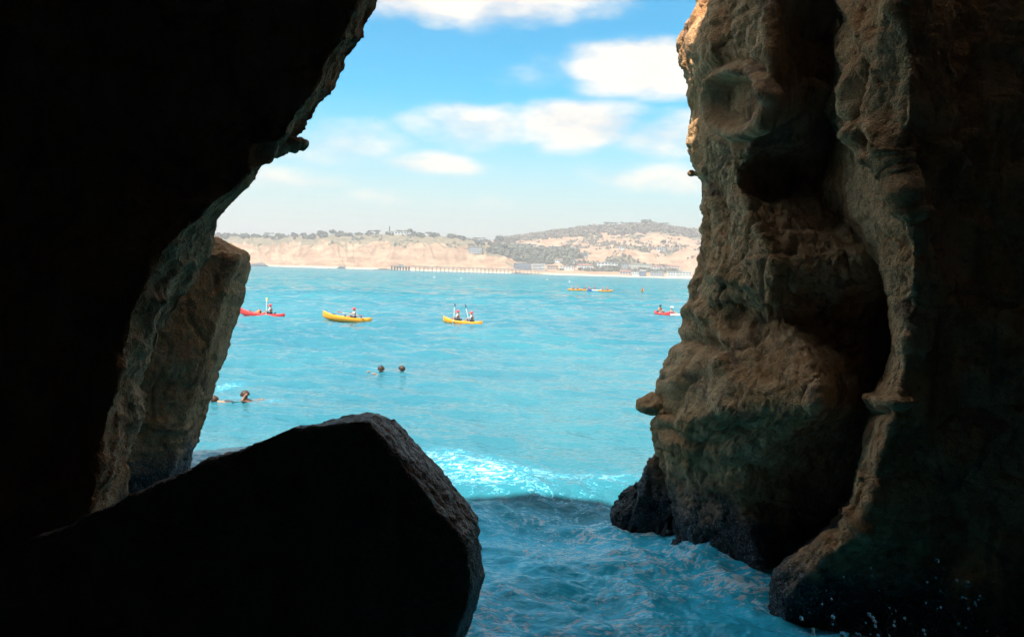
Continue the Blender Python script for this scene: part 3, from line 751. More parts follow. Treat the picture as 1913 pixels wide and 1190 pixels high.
def tree_meshes(kind, seed):
    r_ = np.random.default_rng(seed)
    if kind == 'tall': lobes = [((0, 0, .35 + .13 * k), (.16 - .02 * k, .16 - .02 * k, .14)) for k in range(5)]
    elif kind == 'flat': lobes = [((r_.normal() * .32, r_.normal() * .3, .66 + .1 * r_.random()), (.26, .26, .15)) for k in range(7)]
    else: lobes = [((r_.normal() * .20, r_.normal() * .2, .55 + .16 * r_.normal() * .8), (.26, .26, .22)) for k in range(6)]
    crown = leaf_cloud(lobes, 240, 0.075, r_)
    limbs = [tube_q([(0, 0, -.05), (0.01, 0, .2), (.02, .01, .42), (0, 0, .6)], (.05, .038, .028, .012), 6)]
    for k in range(4):
        a_ = k * 1.7; limbs.append(tube_q([(0, 0, .25 + .06 * k), (.12 * math.cos(a_), .12 * math.sin(a_), .42 + .05 * k), (.2 * math.cos(a_), .2 * math.sin(a_), .58 + .05 * k)], (.022, .015, .006), 5))
    return crown, join(limbs)
TREE = {}
for kind, lm in (('round', 'leaf_dark'), ('tall', 'leaf_dark'), ('flat', 'leaf_mid')):
    (cv, cf), (tv, tf) = tree_meshes(kind, hash(kind) % 1 + len(kind))
    oc = mesh_np('crown', cv, cf, M[lm], None, False); ot = mesh_np('trunk', tv, tf, M['bark'], None, True)
    TREE[kind] = (oc.data, ot.data)
    for o_ in (oc, ot): bpy.data.objects.remove(o_)
def tree(px, h_px, w_px, kind, label, z_px=None, d=None):
    x, y, z = spot(px, z_px, d); e = empty('tree', (x, y, z - .3), rz=random.random() * 6)
    h = h_px * y / F; wd = w_px * y / F
    e.scale = (wd * 1.1, wd * 1.1, h * 1.1)
    for nm, me in zip(('crown', 'trunk'), TREE[kind]): link(bpy.data.objects.new(nm, me), e)
    tag(e, label, 'tree', 'trees standing out on the far hills'); return e
for px, hp, wp, kd, lab, zp, d in (
    (594, 8, 10, 'flat', 'small spreading tree left of the twin round trees on the cliff top', None, 172),
    (620, 12, 13, 'round', 'left one of the twin round dark trees on the cliff top', None, 168),
    (632, 11, 11, 'round', 'right one of the twin round dark trees on the cliff top', None, 170),
    (497, 8, 11, 'flat', 'low spreading tree on the cliff top above the red kayak', None, 172),
    (700, 8, 16, 'flat', 'wide low tree on the cliff top left of the white clifftop house', None, 170),
    (724, 15, 7, 'tall', 'slender tall tree rising behind the white clifftop house', None, 176),
    (742, 9, 12, 'flat', 'broad tree directly behind the white clifftop house', None, 185),
    (762, 13, 11, 'round', 'round dark tree at the right end of the white clifftop house', None, 165),
    (771, 8, 7, 'round', 'small round tree just right of the white clifftop house', None, 166),
    (797, 7, 13, 'flat', 'lone low tree on the bare cliff top above the pier', None, 170),
    (886, 8, 14, 'flat', 'flat crowned tree on the ridge left of the tallest ridge tree', None, 300),
    (905, 8, 12, 'round', 'round tree close beside the tallest ridge tree, to its left', None, 330),
    (928, 19, 14, 'round', 'tallest dark tree on the ridge, above the long hillside terraces', None, 350),
    (958, 11, 22, 'flat', 'broad flat tree crowning the start of the wooded ridge', None, 470),
    (1128, 10, 16, 'flat', 'spreading tree on the ridge just right of the white water tower', None, 652),
    (1202, 13, 18, 'round', 'domed tree on the highest point of the far hill', None, 655),
    (1172, 8, 16, 'flat', 'flat tree on the ridge left of the domed hilltop tree', None, 655),
    (1232, 8, 16, 'flat', 'flat tree on the ridge right of the domed hilltop tree', None, 655),
    (1233, 10, 9, 'round', 'lone dark tree on the bare upper slope of the right hill', 62, None)):
    tree(px, hp, wp, kd, lab, zp, d)
def wood(name, label, pts, mtl, h, seed, faces=26):
    """many small trees or bushes that read as one mass"""
    r_ = np.random.default_rng(seed); Vs = []
    for (x, y, z) in pts:
        s = h * (0.6 + 0.8 * r_.random()); n = faces
        u = r_.normal(size=(n, 3)); u /= np.linalg.norm(u, axis=1)[:, None]
        c_ = np.array((x, y, z + s * .35)) + u * np.array((.55, .55, .5)) * s * (0.6 + .5 * r_.random((n, 1)))
        a_ = r_.normal(size=(n, 3)); a_ /= np.linalg.norm(a_, axis=1)[:, None]; b_ = np.cross(u, a_); q = s * .26
        Vs.append(np.stack([c_ - a_ * q - b_ * q, c_ + a_ * q - b_ * q, c_ + a_ * q + b_ * q, c_ - a_ * q + b_ * q], 1).reshape(-1, 3))
    V = np.concatenate(Vs); o = mesh_np(name, V, np.arange(len(V)).reshape(-1, 4), mtl, None, False, (float(V[0, 0]), float(V[0, 1]), float(V[0, 2])))
    tag(o, label, 'vegetation', kind='stuff'); return o
def scatter(n, lo, hi_, dlo, dhi, cond, seed):
    r_ = np.random.default_rng(seed); px = r_.uniform(lo, hi_, n); d = r_.uniform(dlo, dhi, n)
    X, Y, z, g1_, g2_, rt = hill(px, d); A_ = np.stack([X / 45, d / 45, z / 30], -1)
    k = cond(px, d, z, fbm(A_, 3, .55, 33), fbm(A_ * .35, 3, .5, 37)); return np.stack([X, Y, z], -1)[k]
wood('rim_trees', 'line of small trees along the cliff top', scatter(900, 380, 940, 130, 185, lambda px, d, z, a_, b_: (pn(np.stack([px / 16, d / 80, z * 0], -1), 3) > 0.02), 1), M['leaf_dark'], 6.5, 2)
wood('ridge_wood', 'brownish wood covering the crest of the right hill', scatter(2600, 900, 1360, 420, 690, lambda px, d, z, a_, b_: (d > 520 + 60 * a_) & (px > 930), 4), M['leaf_dry'], 8, 5)
wood('ridge_wood', 'dark tree tops along the ridge line of the right hill', scatter(500, 930, 1400, 630, 680, lambda px, d, z, a_, b_: pn(np.stack([px / 20, d / 90, z * 0], -1), 8) > -0.1, 14), M['leaf_dark'], 7, 15)
wood('hillside_grove', 'dark green grove below the long hillside terraces', scatter(1100, 905, 1110, 90, 420, lambda px, d, z, a_, b_: (np.hypot((px - 990) / 95, (z - 45) / 22) < 1 + .3 * a_), 6), M['leaf_mid'], 10, 7)
wood('scrub', 'scattered grey green bushes over the right hill', scatter(5200, 840, 1400, 90, 620, lambda px, d, z, a_, b_: (a_ + 1.0 * b_ > 0.03) & (z > 12), 8), M['leaf_dry'], 4.5, 9, 12)
wood('scrub', 'green bushes among the houses by the beach', scatter(900, 1000, 1400, 60, 170, lambda px, d, z, a_, b_: (b_ + .4 * a_ > -0.12), 18), M['leaf_mid'], 5.5, 19, 14)
wood('scrub', 'sparse bushes in the gullies of the pale cliffs', scatter(1500, 380, 900, 60, 165, lambda px, d, z, a_, b_: (a_ + .8 * b_ > 0.30), 10), M['leaf_mid'], 4, 11, 10)

# ---- buildings on the far shore
def box(name, c, s, mtl, parent=None, bev=0.0):
    bm = bmesh.new(); bmesh.ops.create_cube(bm, size=1.0)
    for v in bm.verts: v.co = Vector((v.co.x * s[0] + c[0], v.co.y * s[1] + c[1], v.co.z * s[2] + c[2]))
    if bev: bmesh.ops.bevel(bm, geom=bm.edges[:], offset=bev, segments=2, affect='EDGES')
    return mesh_bm(name, bm, mtl, parent)
WALLC = {'white': (0.78, 0.75, 0.70), 'cream': (0.66, 0.57, 0.45), 'grey': (0.42, 0.42, 0.43), 'blue': (0.13, 0.19, 0.28), 'tan': (0.50, 0.38, 0.27), 'pink': (0.60, 0.42, 0.36)}
for k, c_ in WALLC.items(): M['w_' + k] = simple('stucco_' + k, c_, 0.85, 0.08, 0.4)
M['r_red'] = simple('red_tile', (0.42, 0.16, 0.10), 0.8, 0.2, 1.0); M['r_white'] = simple('white_membrane', (0.76, 0.74, 0.70), 0.8, 0.05); M['r_grey'] = simple('grey_roofing', (0.30, 0.29, 0.28), 0.85)
M['glass'] = simple('dark_window_glass', (0.06, 0.09, 0.12), 0.12, 0.2, 0.5); M['glass_green'] = simple('green_window_glass', (0.16, 0.28, 0.28), 0.15, 0.15, 0.5)
def building(px, zpx, wpx, hpx, wall, roof, floors, bays, label, gable=False, glass='glass', d=None, bands=False, depth=14):
    x, y, z = spot(px, zpx, d); k = y / F; W_, H_ = wpx * k, hpx * k; D_ = depth
    e = empty('building' if wpx > 22 else 'house', (x, y, z - 0.6), rz=random.uniform(-.12, .12))
    box('wall', (0, 0, H_ / 2 - 1), (W_, D_, H_ + 2), M['w_' + wall], e)
    if gable:
        rh = H_ * 0.28; ov = 0.7; hw, hd = W_ / 2 + ov, D_ / 2 + ov
        V = np.array([(-hw, -hd, H_), (hw, -hd, H_), (hw, hd, H_), (-hw, hd, H_), (-hw * .8, 0, H_ + rh), (hw * .8, 0, H_ + rh)])
        bm = bmesh.new(); vs = [bm.verts.new(v) for v in V]
        for f_ in ((0, 1, 5, 4), (2, 3, 4, 5), (1, 2, 5), (3, 0, 4), (3, 2, 1, 0)): bm.faces.new([vs[i] for i in f_])
        mesh_bm('roof', bm, M['r_' + roof], e)
    else:
        box('roof', (0, 0, H_ + 0.25), (W_ + 1.4, D_ + 1.4, 0.5), M['r_' + roof], e)
    fh = H_ / floors
    for f_ in range(floors):
        zc = fh * (f_ + .55)
        if bands:
            box('window', (0, -D_ / 2 - .03, zc), (W_ * .94, .12, fh * .5), M[glass], e)
            box('sun_shade', (0, -D_ / 2 - .5, zc + fh * .36), (W_ * 1.0, 1.0, .3), M['r_white'], e)
        else:
            bw = W_ / bays
            for b_ in range(bays):
                wn = box('window', (-W_ / 2 + bw * (b_ + .5), -D_ / 2 - .03, zc), (bw * .62, .12, fh * .52), M[glass], e)
    tag(e, label, 'building' if wpx > 22 else 'house', 'buildings along the far shore'); return e
for args, kw in (
    ((740, 62, 34, 5, 'white', 'white', 1, 6, 'long white house on the cliff top among dark trees'), dict(d=158)),
    ((884, 36, 24, 11, 'grey', 'grey', 3, 5, 'pale grey block with open floors on the slope above the pier'), dict()),
    ((966, 52, 66, 4, 'cream', 'white', 1, 9, 'uppermost of the long pale terraces on the wooded hillside'), dict(bands=True)),
    ((952, 45, 50, 5, 'blue', 'grey', 1, 8, 'long dark blue block under the uppermost hillside terrace'), dict(bands=True)),
    ((1046, 48, 50, 5, 'grey', 'white', 2, 8, 'long grey building with white floor lines right of the grove'), dict(bands=True)),
    ((1085, 38, 17, 4, 'blue', 'white', 1, 4, 'small dark low building at the right end of the green grove'), dict(bands=True)),
    ((973, 9, 32, 11, 'blue', 'grey', 4, 6, 'blue grey block with horizontal louvres near the pier foot'), dict(bands=True)),
    ((1003, 9, 24, 11, 'white', 'white', 4, 5, 'white block with dark floor bands beside the blue grey one'), dict(bands=True, glass='glass')),
    ((1029, 10, 20, 7, 'tan', 'grey', 2, 4, 'tan house right of the white banded block'), dict()),
    ((1056, 11, 26, 6, 'white', 'white', 2, 5, 'low white flat-roofed house between tan house and orange roof'), dict()),
    ((1090, 13, 28, 7, 'white', 'red', 2, 5, 'white house with a wide orange red hipped roof'), dict(gable=True)),
    ((1131, 17, 38, 9, 'white', 'white', 2, 6, 'largest white building with a broad flat white roof'), dict()),
    ((1164, 14, 12, 11, 'grey', 'grey', 3, 3, 'narrow grey tower-like house by the green glass building'), dict()),
    ((1192, 16, 40, 9, 'cream', 'white', 2, 9, 'wide building with pale green glass front'), dict(glass='glass_green')),
    ((1165, 4, 20, 7, 'pink', 'red', 1, 4, 'pink house with red roof right at the beach'), dict(gable=True)),
    ((1184, 4, 13, 7, 'white', 'grey', 2, 3, 'white beach house between the pink and the blue ones'), dict()),
    ((1197, 4, 11, 8, 'blue', 'grey', 2, 3, 'small dark blue beach house'), dict(gable=True)),
    ((1224, 15, 24, 6, 'white', 'red', 2, 5, 'white house with red roof behind the long grey beach house'), dict(gable=True)),
    ((1224, 4, 24, 7, 'grey', 'white', 2, 5, 'long grey beach house with white roof'), dict()),
    ((1252, 17, 26, 6, 'cream', 'red', 2, 5, 'cream house with red roof, highest of those by the pillar'), dict(gable=True)),
    ((1253, 4, 20, 8, 'white', 'white', 2, 4, 'white beach house second from the rock pillar'), dict()),
    ((1276, 5, 22, 7, 'white', 'grey', 2, 4, 'beach house nearest the rock pillar'), dict(gable=True)),
    ((1156, 51, 9, 4, 'white', 'white', 1, 2, 'tiny white house alone on the middle of the right slope'), dict()),
    ((1229, 50, 16, 5, 'white', 'white', 1, 4, 'small white house high on the right slope'), dict()),
    ((1040, 24, 14, 5, 'white', 'red', 1, 3, 'small white house among trees above the beach row'), dict(gable=True)),
    ((1066, 23, 14, 5, 'cream', 'grey', 1, 3, 'small cream house among trees above the orange roof'), dict())):
    building(*args, **kw)
x, y, z = spot(1103, d=650)
e = empty('water_tower', (x, y, z - 1)); box('shaft', (0, 0, 7), (5, 5, 14), M['w_white'], e); box('tank', (0, 0, 15.5), (8, 8, 5), M['r_white'], e, .8)
tag(e, 'white tower standing in a notch of the ridge trees', 'tower')

# ---- the pier
M['pier'] = simple('weathered_pier_concrete', (0.30, 0.26, 0.24), 0.9, 0.15, 0.3)
a0 = np.array(((728 - PW / 2) / F * 1585, 1585.0)); a1 = np.array(((1012 - PW / 2) / F * 1708, 1708.0))
L = float(np.linalg.norm(a1 - a0)); ang = math.atan2(a1[1] - a0[1], a1[0] - a0[0])
pier = empty('pier', (a0[0], a0[1], 0), ang)
box('deck', (L / 2, 0, 8.4), (L, 7, 1.0), M['pier'], pier); box('pier_head_deck', (19, 0, 8.45), (42, 15, 1.15), M['pier'], pier)
for sy in (-3.4, 3.4): box('railing', (L / 2 + 20, sy, 9.9), (L - 45, .15, .9), M['pier'], pier)
box('shed', (22, 2, 10.6), (9, 6, 3.2), M['w_grey'], pier); box('shed_roof', (22, 2, 12.4), (10, 7, .4), M['r_grey'], pier)
pv, pf, _ = tube([(0, 0, -3), (0, 0, 8)], (.5, .45), 8); pil = mesh_np('piling', pv, pf, M['pier'], pier); pil.location = (2, -6, 0)
pm = pil.data
for xx in list(np.arange(8, 42, 6)) + list(np.arange(2, 42, 6)):
    for sy in (-6, 0, 6):
        o = link(bpy.data.objects.new('piling', pm), pier); o.location = (xx + .3 * sy / 6, sy, 0); o.scale = (1.5, 1.5, 1)
for xx in np.arange(52, L - 8, 9.0):
    for sy in (-2.6, 2.6):
        o = link(bpy.data.objects.new('piling', pm), pier); o.location = (xx, sy, 0)
tag(pier, 'long pier on pilings running out from the far beach', 'pier')

# ================================================================== boats and people
M['red_plastic'] = simple('red_plastic', (0.75, 0.05, 0.05), 0.35, 0.08); M['yellow_plastic'] = simple('yellow_plastic', (0.92, 0.35, 0.025), 0.35, 0.06)
M['blue_plastic'] = simple('blue_plastic', (0.05, 0.16, 0.52), 0.35); M['white_plastic'] = simple('white_plastic', (0.78, 0.75, 0.72), 0.4, .05)
M['black_foam'] = simple('black_foam', (0.03, 0.03, 0.035), 0.8); M['skin'] = simple('skin', (0.40, 0.21, 0.13), 0.55, 0.06, 9); M['tan_skin'] = simple('tanned_skin', (0.28, 0.13, 0.075), 0.55, .06, 9)
M['vest_red'] = simple('red_nylon', (0.62, 0.07, 0.05), 0.7); M['vest_orange'] = simple('orange_nylon', (0.75, 0.22, 0.06), 0.7); M['vest_pink'] = simple('pink_nylon', (0.68, 0.16, 0.24), .7)
M['cloth_white'] = simple('white_cloth', (0.74, 0.70, 0.66), 0.85); M['cloth_dark'] = simple('dark_neoprene', (0.035, 0.04, 0.055), 0.7); M['cloth_blue'] = simple('blue_cloth', (0.05, 0.16, 0.38), .8)
M['hair_dark'] = simple('dark_hair', (0.02, 0.012, 0.009), 0.6); M['hair_brown'] = simple('brown_hair', (0.045, 0.020, 0.011), 0.6)
M['helmet'] = simple('red_helmet_shell', (0.66, 0.05, 0.07), 0.3); M['blade_teal'] = simple('teal_blade', (0.015, 0.11, 0.15), 0.4); M['blade_yellow'] = simple('yellow_blade', (0.85, 0.62, 0.18), 0.4)
M['blade_pink'] = simple('pink_blade', (0.78, 0.22, 0.22), 0.4); M['shaft'] = simple('aluminium_shaft', (0.72, 0.71, 0.70), 0.35); M['eye'] = simple('eye', (0.02, 0.015, 0.01), 0.2)

def kayak_mesh(Lk=4.0, Wk=0.80):
    n, m = 41, 20; V = []
    for i in range(n):
        tt = -1 + 2 * i / (n - 1); a_ = min(abs(tt), 0.9995)
        hw = Wk / 2 * (1 - a_ ** 2.3) ** 0.72 + 0.012
        sheer = 0.32 + 0.18 * a_ ** 3.0 + (0.14 * max(tt, 0) ** 3); keel = -0.14 + 0.30 * a_ ** 5
        for j in range(m):
            q = 2 * math.pi * j / m; cy_, sz = math.cos(q), math.sin(q)
            yy = hw * math.copysign(abs(cy_) ** 0.8, cy_)
            if sz <= 0: zz = sheer + (keel - sheer) * abs(sz) ** 0.75
            else:
                zz = sheer + 0.05 * sz * (1 - .3 * a_)
                well = max(0.0, 1 - ((tt + .32) / .24) ** 4, 1 - ((tt - .22) / .24) ** 4)
                if abs(cy_) < .72: zz -= 0.17 * max(0, min(1, well * 1.6))
            V.append((tt * Lk / 2, yy, zz))
    V = np.array(V); Fc = grid_faces(n, m, True)
    return V, Fc
KV, KF = kayak_mesh(); KM = {}
for c_ in ('red_plastic', 'yellow_plastic', 'blue_plastic', 'white_plastic'):
    o = mesh_np('hull', KV, KF, M[c_]); KM[c_] = o.data; bpy.data.objects.remove(o)
def mk(fn):
    o = fn(); me = o.data; bpy.data.objects.remove(o); return me
SEATB = mk(lambda: box('seat_back', (0, 0, .2), (.08, .44, .34), M['black_foam'], None, .03))
SEATP = mk(lambda: box('seat_pad', (0, 0, 0), (.40, .42, .06), M['black_foam'], None, .025))
def lathe(name, prof, mtl, n=16, parent=None):
    V = np.array([(r0 * math.cos(2 * math.pi * k / n), r0 * math.sin(2 * math.pi * k / n), z0) for r0, z0 in prof for k in range(n)])
    return mesh_np(name, V, grid_faces(len(prof), n, True), mtl, parent)
HATCH = mk(lambda: lathe('hatch', [(0.001, .03), (.12, .03), (.15, .015), (.16, -.02)], M['black_foam']))
HANDLE = mk(lambda: mesh_np('carry_handle', *tube_q([(-.02, -.05, 0), (-.02, -.04, .05), (-.02, .04, .05), (-.02, .05, 0)], (.012,) * 4, 6), M['black_foam']))
def kayak(px, py, rz, col, label, pitch=0.0, scale=1.0, group='kayaks on the water', seats=(-.85, .45)):
    p = on_sea(px, py); z = sea_z(p[0], p[1])
    e = empty('kayak', (p[0], p[1], z + .02)); e.rotation_euler = (0, pitch, rz); e.scale = (scale,) * 3
    link(bpy.data.objects.new('hull', KM[col]), e)
    for sx in seats:
        o = link(bpy.data.objects.new('seat_back', SEATB), e); o.location = (sx - .22, 0, .17); o.rotation_euler = (0, -.15, 0)
        o = link(bpy.data.objects.new('seat_pad', SEATP), e); o.location = (sx, 0, .22)
    o = link(bpy.data.objects.new('hatch', HATCH), e); o.location = (1.15, 0, .44)
    for hx, hz_ in ((1.86, .63), (-1.86, .50)):
        o = link(bpy.data.objects.new('carry_handle', HANDLE), e); o.location = (hx, 0, hz_)
    tag(e, label, 'kayak', group); return e

# ---- people: one continuous skinned body per pose
def hand(J, E, side, wrist, fwd):
    """palm and five fingers from the wrist, curled a little"""
    f_ = np.array(fwd, float); f_ /= np.linalg.norm(f_)
    s_ = np.cross(f_, (0, 0, 1.0)); s_ = s_ / (np.linalg.norm(s_) + 1e-6) if np.linalg.norm(s_) > .05 else np.array((1.0, 0, 0))
    dn = np.cross(s_, f_); w_ = np.array(wrist)
    J[side + 'palm'] = (tuple(w_ + f_ * .06), .030); E.append((side + 'wrist', side + 'palm'))
    for k, ln in enumerate((.062, .074, .070, .055)):
        b_ = w_ + f_ * .10 + s_ * (.027 - .018 * k)
        J[f'{side}f{k}a'] = (tuple(b_ + f_ * ln * .5), .009); J[f'{side}f{k}b'] = (tuple(b_ + f_ * ln * .7 - dn * ln * .45), .008)
        E += [(side + 'palm', f'{side}f{k}a'), (f'{side}f{k}a', f'{side}f{k}b')]
    J[side + 'ta'] = (tuple(w_ + f_ * .06 + s_ * .05), .011); J[side + 'tb'] = (tuple(w_ + f_ * .095 + s_ * .055 - dn * .02), .009)
    E += [(side + 'palm', side + 'ta'), (side + 'ta', side + 'tb')]
def skin_mesh(name, J, E, mtl, root, sub=1):
    names = list(J); ix = {n_: i for i, n_ in enumerate(names)}
    me = bpy.data.meshes.new(name); me.from_pydata([J[n_][0] for n_ in names], [(ix[a_], ix[b_]) for a_, b_ in E], [])
    o = bpy.data.objects.new(name, me); COL.objects.link(o)
    o.modifiers.new('k', 'SKIN')
    for i, n_ in enumerate(names):
        r_ = J[n_][1]; me.skin_vertices[0].data[i].radius = (r_, r_) if not isinstance(r_, tuple) else r_
        me.skin_vertices[0].data[i].use_root = (n_ == root)
    sb = o.modifiers.new('s', 'SUBSURF'); sb.levels = sub; sb.render_levels = sub
    ev = o.evaluated_get(bpy.context.evaluated_depsgraph_get()); m2 = bpy.data.meshes.new_from_object(ev)
    bpy.data.objects.remove(o)
    m2.name = name; m2.materials.clear(); m2.materials.append(mtl)
    for p in m2.polygons: p.use_smooth = True
    return m2
SPINE = [('pelvis', 'waist'), ('waist', 'chest'), ('chest', 'neck'), ('neck', 'head'), ('head', 'crownv'), ('head', 'nose'), ('head', 'lear'), ('head', 'rear')]
def base(J, legs, arms):
    """legs/arms: side -> joint triples"""
    E = list(SPINE)
    for sd in ('l', 'r'):
        sh, el_, wr_, hd = arms[sd]; hp, kn, an, to = legs[sd]
        J[sd + 'sho'] = (sh, .062); J[sd + 'elb'] = (el_, .042); J[sd + 'wrist'] = (wr_, .028)
        J[sd + 'hip'] = (hp, .092); J[sd + 'knee'] = (kn, .062); J[sd + 'ankle'] = (an, .042); J[sd + 'toe'] = (to, .034)
        E += [('chest', sd + 'sho'), (sd + 'sho', sd + 'elb'), (sd + 'elb', sd + 'wrist'), ('pelvis', sd + 'hip'), (sd + 'hip', sd + 'knee'), (sd + 'knee', sd + 'ankle'), (sd + 'ankle', sd + 'toe')]
        hand(J, E, sd, wr_, hd)
    return J, E
def headj(J, hc, f_):
    hc = np.array(hc, float); f_ = np.array(f_, float); f_ /= np.linalg.norm(f_); s_ = np.cross((0, 0, 1.0), f_); u_ = np.cross(f_, s_)
    J['head'] = (tuple(hc), .093); J['crownv'] = (tuple(hc + u_ * .075 - f_ * .012), .078)
    J['nose'] = (tuple(hc + f_ * .108 - u_ * .02), .014); J['lear'] = (tuple(hc + s_ * .092), .016); J['rear'] = (tuple(hc - s_ * .092), .016)
LEGS_SIT = {'l': ((.02, .10, .10), (.43, .17, .27), (.80, .13, .07), (.90, .14, .15)), 'r': ((.02, -.10, .10), (.43, -.17, .27), (.80, -.13, .07), (.90, -.14, .15))}
def sit(arms):
    J = {'pelvis': ((0, 0, .12), .135), 'waist': ((-.02, 0, .32), .125), 'chest': ((.0, 0, .52), .150), 'neck': ((.025, 0, .665), .055)}
    headj(J, (.05, 0, .79), (1, 0, -.05)); return base(J, LEGS_SIT, arms)
def torso_shell(J, names_, grow, extra=()):
    K = {n_: (J[n_][0], J[n_][1] + grow) for n_ in names_}
    return K
POSE = {}
POSE['raised'] = sit({'l': ((0, .19, .60), (.15, .32, .40), (.34, .20, .37), (.6, .3, .3)), 'r': ((0, -.19, .60), (.20, -.33, .66), (.40, -.24, .83), (.5, -.2, .5))})
POSE['low'] = sit({'l': ((0, .19, .60), (.10, .33, .42), (.16, .20, .38), (.8, -.2, .2)), 'r': ((0, -.19, .60), (.22, -.31, .45), (.52, -.15, .46), (.9, .2, .0))})
POSE['rest'] = sit({'l': ((0, .19, .60), (.08, .30, .36), (.30, .20, .30), (.9, -.1, -.2)), 'r': ((0, -.19, .60), (.08, -.30, .36), (.30, -.20, .30), (.9, .1, -.2))})
def tread():
    J = {'pelvis': ((-.08, 0, -.62), .13), 'waist': ((-.05, 0, -.42), .12), 'chest': ((0, 0, -.22), .148), 'neck': ((.01, 0, -.07), .055)}
    headj(J, (.03, 0, .06), (1, 0, .1))
    return base(J, {'l': ((-.08, .1, -.66), (.12, .16, -.98), (-.10, .2, -1.3), (0, .22, -1.4)), 'r': ((-.08, -.1, -.66), (-.02, -.16, -1.02), (-.25, -.2, -1.3), (-.3, -.2, -1.42))},
                {'l': ((0, .19, -.15), (.18, .40, -.16), (.40, .34, -.05), (.8, -.3, 0)), 'r': ((0, -.19, -.15), (.16, -.42, -.18), (.38, -.40, -.06), (.8, .3, 0))})
def recline():
    J = {'pelvis': ((-.36, 0, -.24), .135), 'waist': ((-.20, 0, -.16), .125), 'chest': ((-.03, 0, -.03), .15), 'neck': ((.06, 0, .10), .055)}
    headj(J, (.09, 0, .23), (-.9, .1, .25))
    return base(J, {'l': ((-.40, .1, -.24), (-.82, .16, -.10), (-1.22, .14, -.09), (-1.32, .15, .03)), 'r': ((-.40, -.1, -.24), (-.80, -.15, -.14), (-1.20, -.12, -.12), (-1.30, -.12, .0))},
                {'l': ((.0, .19, .05), (.12, .36, .12), (.05, .22, .26), (-.3, -.8, .4)), 'r': ((.0, -.19, .05), (-.05, -.42, -.02), (-.30, -.50, .02), (-1, 0, 0))})
def prone():
    J = {'pelvis': ((-.55, 0, -.06), .13), 'waist': ((-.34, 0, -.05), .12), 'chest': ((-.13, 0, -.03), .148), 'neck': ((.03, 0, .02), .055)}
    headj(J, (.14, 0, .06), (.9, 0, -.5))
    return base(J, {'l': ((-.6, .1, -.07), (-1.0, .14, -.12), (-1.4, .15, -.06), (-1.55, .16, -.08)), 'r': ((-.6, -.1, -.07), (-1.0, -.14, -.16), (-1.4, -.16, -.2), (-1.55, -.16, -.26))},
                {'l': ((-.1, .19, -.03), (.14, .36, -.1), (.38, .30, -.08), (1, -.2, 0)), 'r': ((-.1, -.19, -.03), (-.1, -.46, -.06), (.10, -.60, -.05), (.9, 0, 0))})
POSE['tread'], POSE['recline'], POSE['prone'] = tread(), recline(), prone()
CACHE = {}
def get(key, fn):
    if key not in CACHE: CACHE[key] = fn()
    return CACHE[key]
def shell(key, pose, joints_, grow, mtl):
    J, E = POSE[pose]; K = {n_: (J[n_][0], J[n_][1] + grow) for n_ in joints_}; ed = [(a_, b_) for a_, b_ in E if a_ in K and b_ in K]
    return get((key, pose, mtl), lambda: skin_mesh(key, K, ed, M[mtl], joints_[0]))
def helmet_mesh(mtl, name, full):
    V = []; Fc = []; n, m = 9, 18
    for i in range(n):
        a_ = (math.pi * (.56 if full else .60)) * i / (n - 1)
        for j in range(m):
            q = 2 * math.pi * j / m; r_ = .128 * math.sin(a_) * (1.06 if i == n - 1 else 1) + .002
            V.append((r_ * math.cos(q) * 1.12 + (.035 if (i == n - 1 and math.cos(q) > .3 and full) else 0), r_ * math.sin(q), .128 * math.cos(a_) * 1.02))
    return mk(lambda: mesh_np(name, np.array(V), grid_faces(n, m, True), M[mtl]))
EYE = mk(lambda: lathe('eye', [(0.0005, .011), (.008, .008), (.011, 0), (.008, -.008), (.0005, -.011)], M['eye'], 8))
def person(loc, rz, pose, label, vest=None, head='helmet', hat='helmet', shorts='cloth_dark', skin='skin', sleeves=None, group=None, pitch=0.0, extras=()):
    J, E = POSE[pose]
    e = empty('person', loc); e.rotation_euler = (0, pitch, rz); e.scale = (1.12,) * 3
    link(bpy.data.objects.new('body', get(('body', pose, skin), lambda: skin_mesh('body', J, E, M[skin], 'pelvis'))), e)
    if vest: link(bpy.data.objects.new('life_vest' if 'vest' in vest else 'shirt', shell('vest', pose, ['chest', 'waist'] + (['pelvis'] if 'cloth' in vest else []), .035, vest)), e)
    if sleeves: 
        for sd in ('l', 'r'): link(bpy.data.objects.new('sleeve', shell('sleeve' + sd, pose, [sd + 'sho', sd + 'elb'], .014, sleeves)), e)
    if shorts: link(bpy.data.objects.new('shorts', shell('shorts', pose, ['pelvis', 'lhip', 'rhip', 'lknee', 'rknee'], .012, shorts)), e)
    hc = np.array(J['head'][0]); f_ = np.array(J['nose'][0]) - hc; yaw = math.atan2(f_[1], f_[0])
    nm = {'helmet': 'helmet', 'hair': 'hair', 'hat': 'sun_hat'}[head]
    h = link(bpy.data.objects.new(nm, get((nm, hat), lambda: helmet_mesh(hat, nm, head != 'hair'))), e)
    h.location = tuple(hc + np.array((0, 0, .035))); h.rotation_euler = (0, -.18 if head == 'hair' else 0, yaw)
    if head == 'hat': h.scale = (1.25, 1.25, 1.0)
    for sd in (-1, 1):
        o = link(bpy.data.objects.new('eye', EYE), e); g_ = np.array((math.cos(yaw), math.sin(yaw), 0)); s_ = np.array((-math.sin(yaw), math.cos(yaw), 0))
        o.location = tuple(hc + g_ * .088 + s_ * .033 * sd + np.array((0, 0, .012)))
    for ex in extras: ex(e, hc, yaw)
    tag(e, label, 'person', group); return e
def on_kayak(kx, sx, z=.23):
    bpy.context.view_layer.update()
    p = kx.matrix_world @ Vector((sx, 0, z)); return tuple(p)
SHAFT = mk(lambda: mesh_np('shaft', *tube_q([(0, 0, -.86), (0, 0, 0), (0, 0, .86)], (.016,) * 3, 8), M['shaft']))
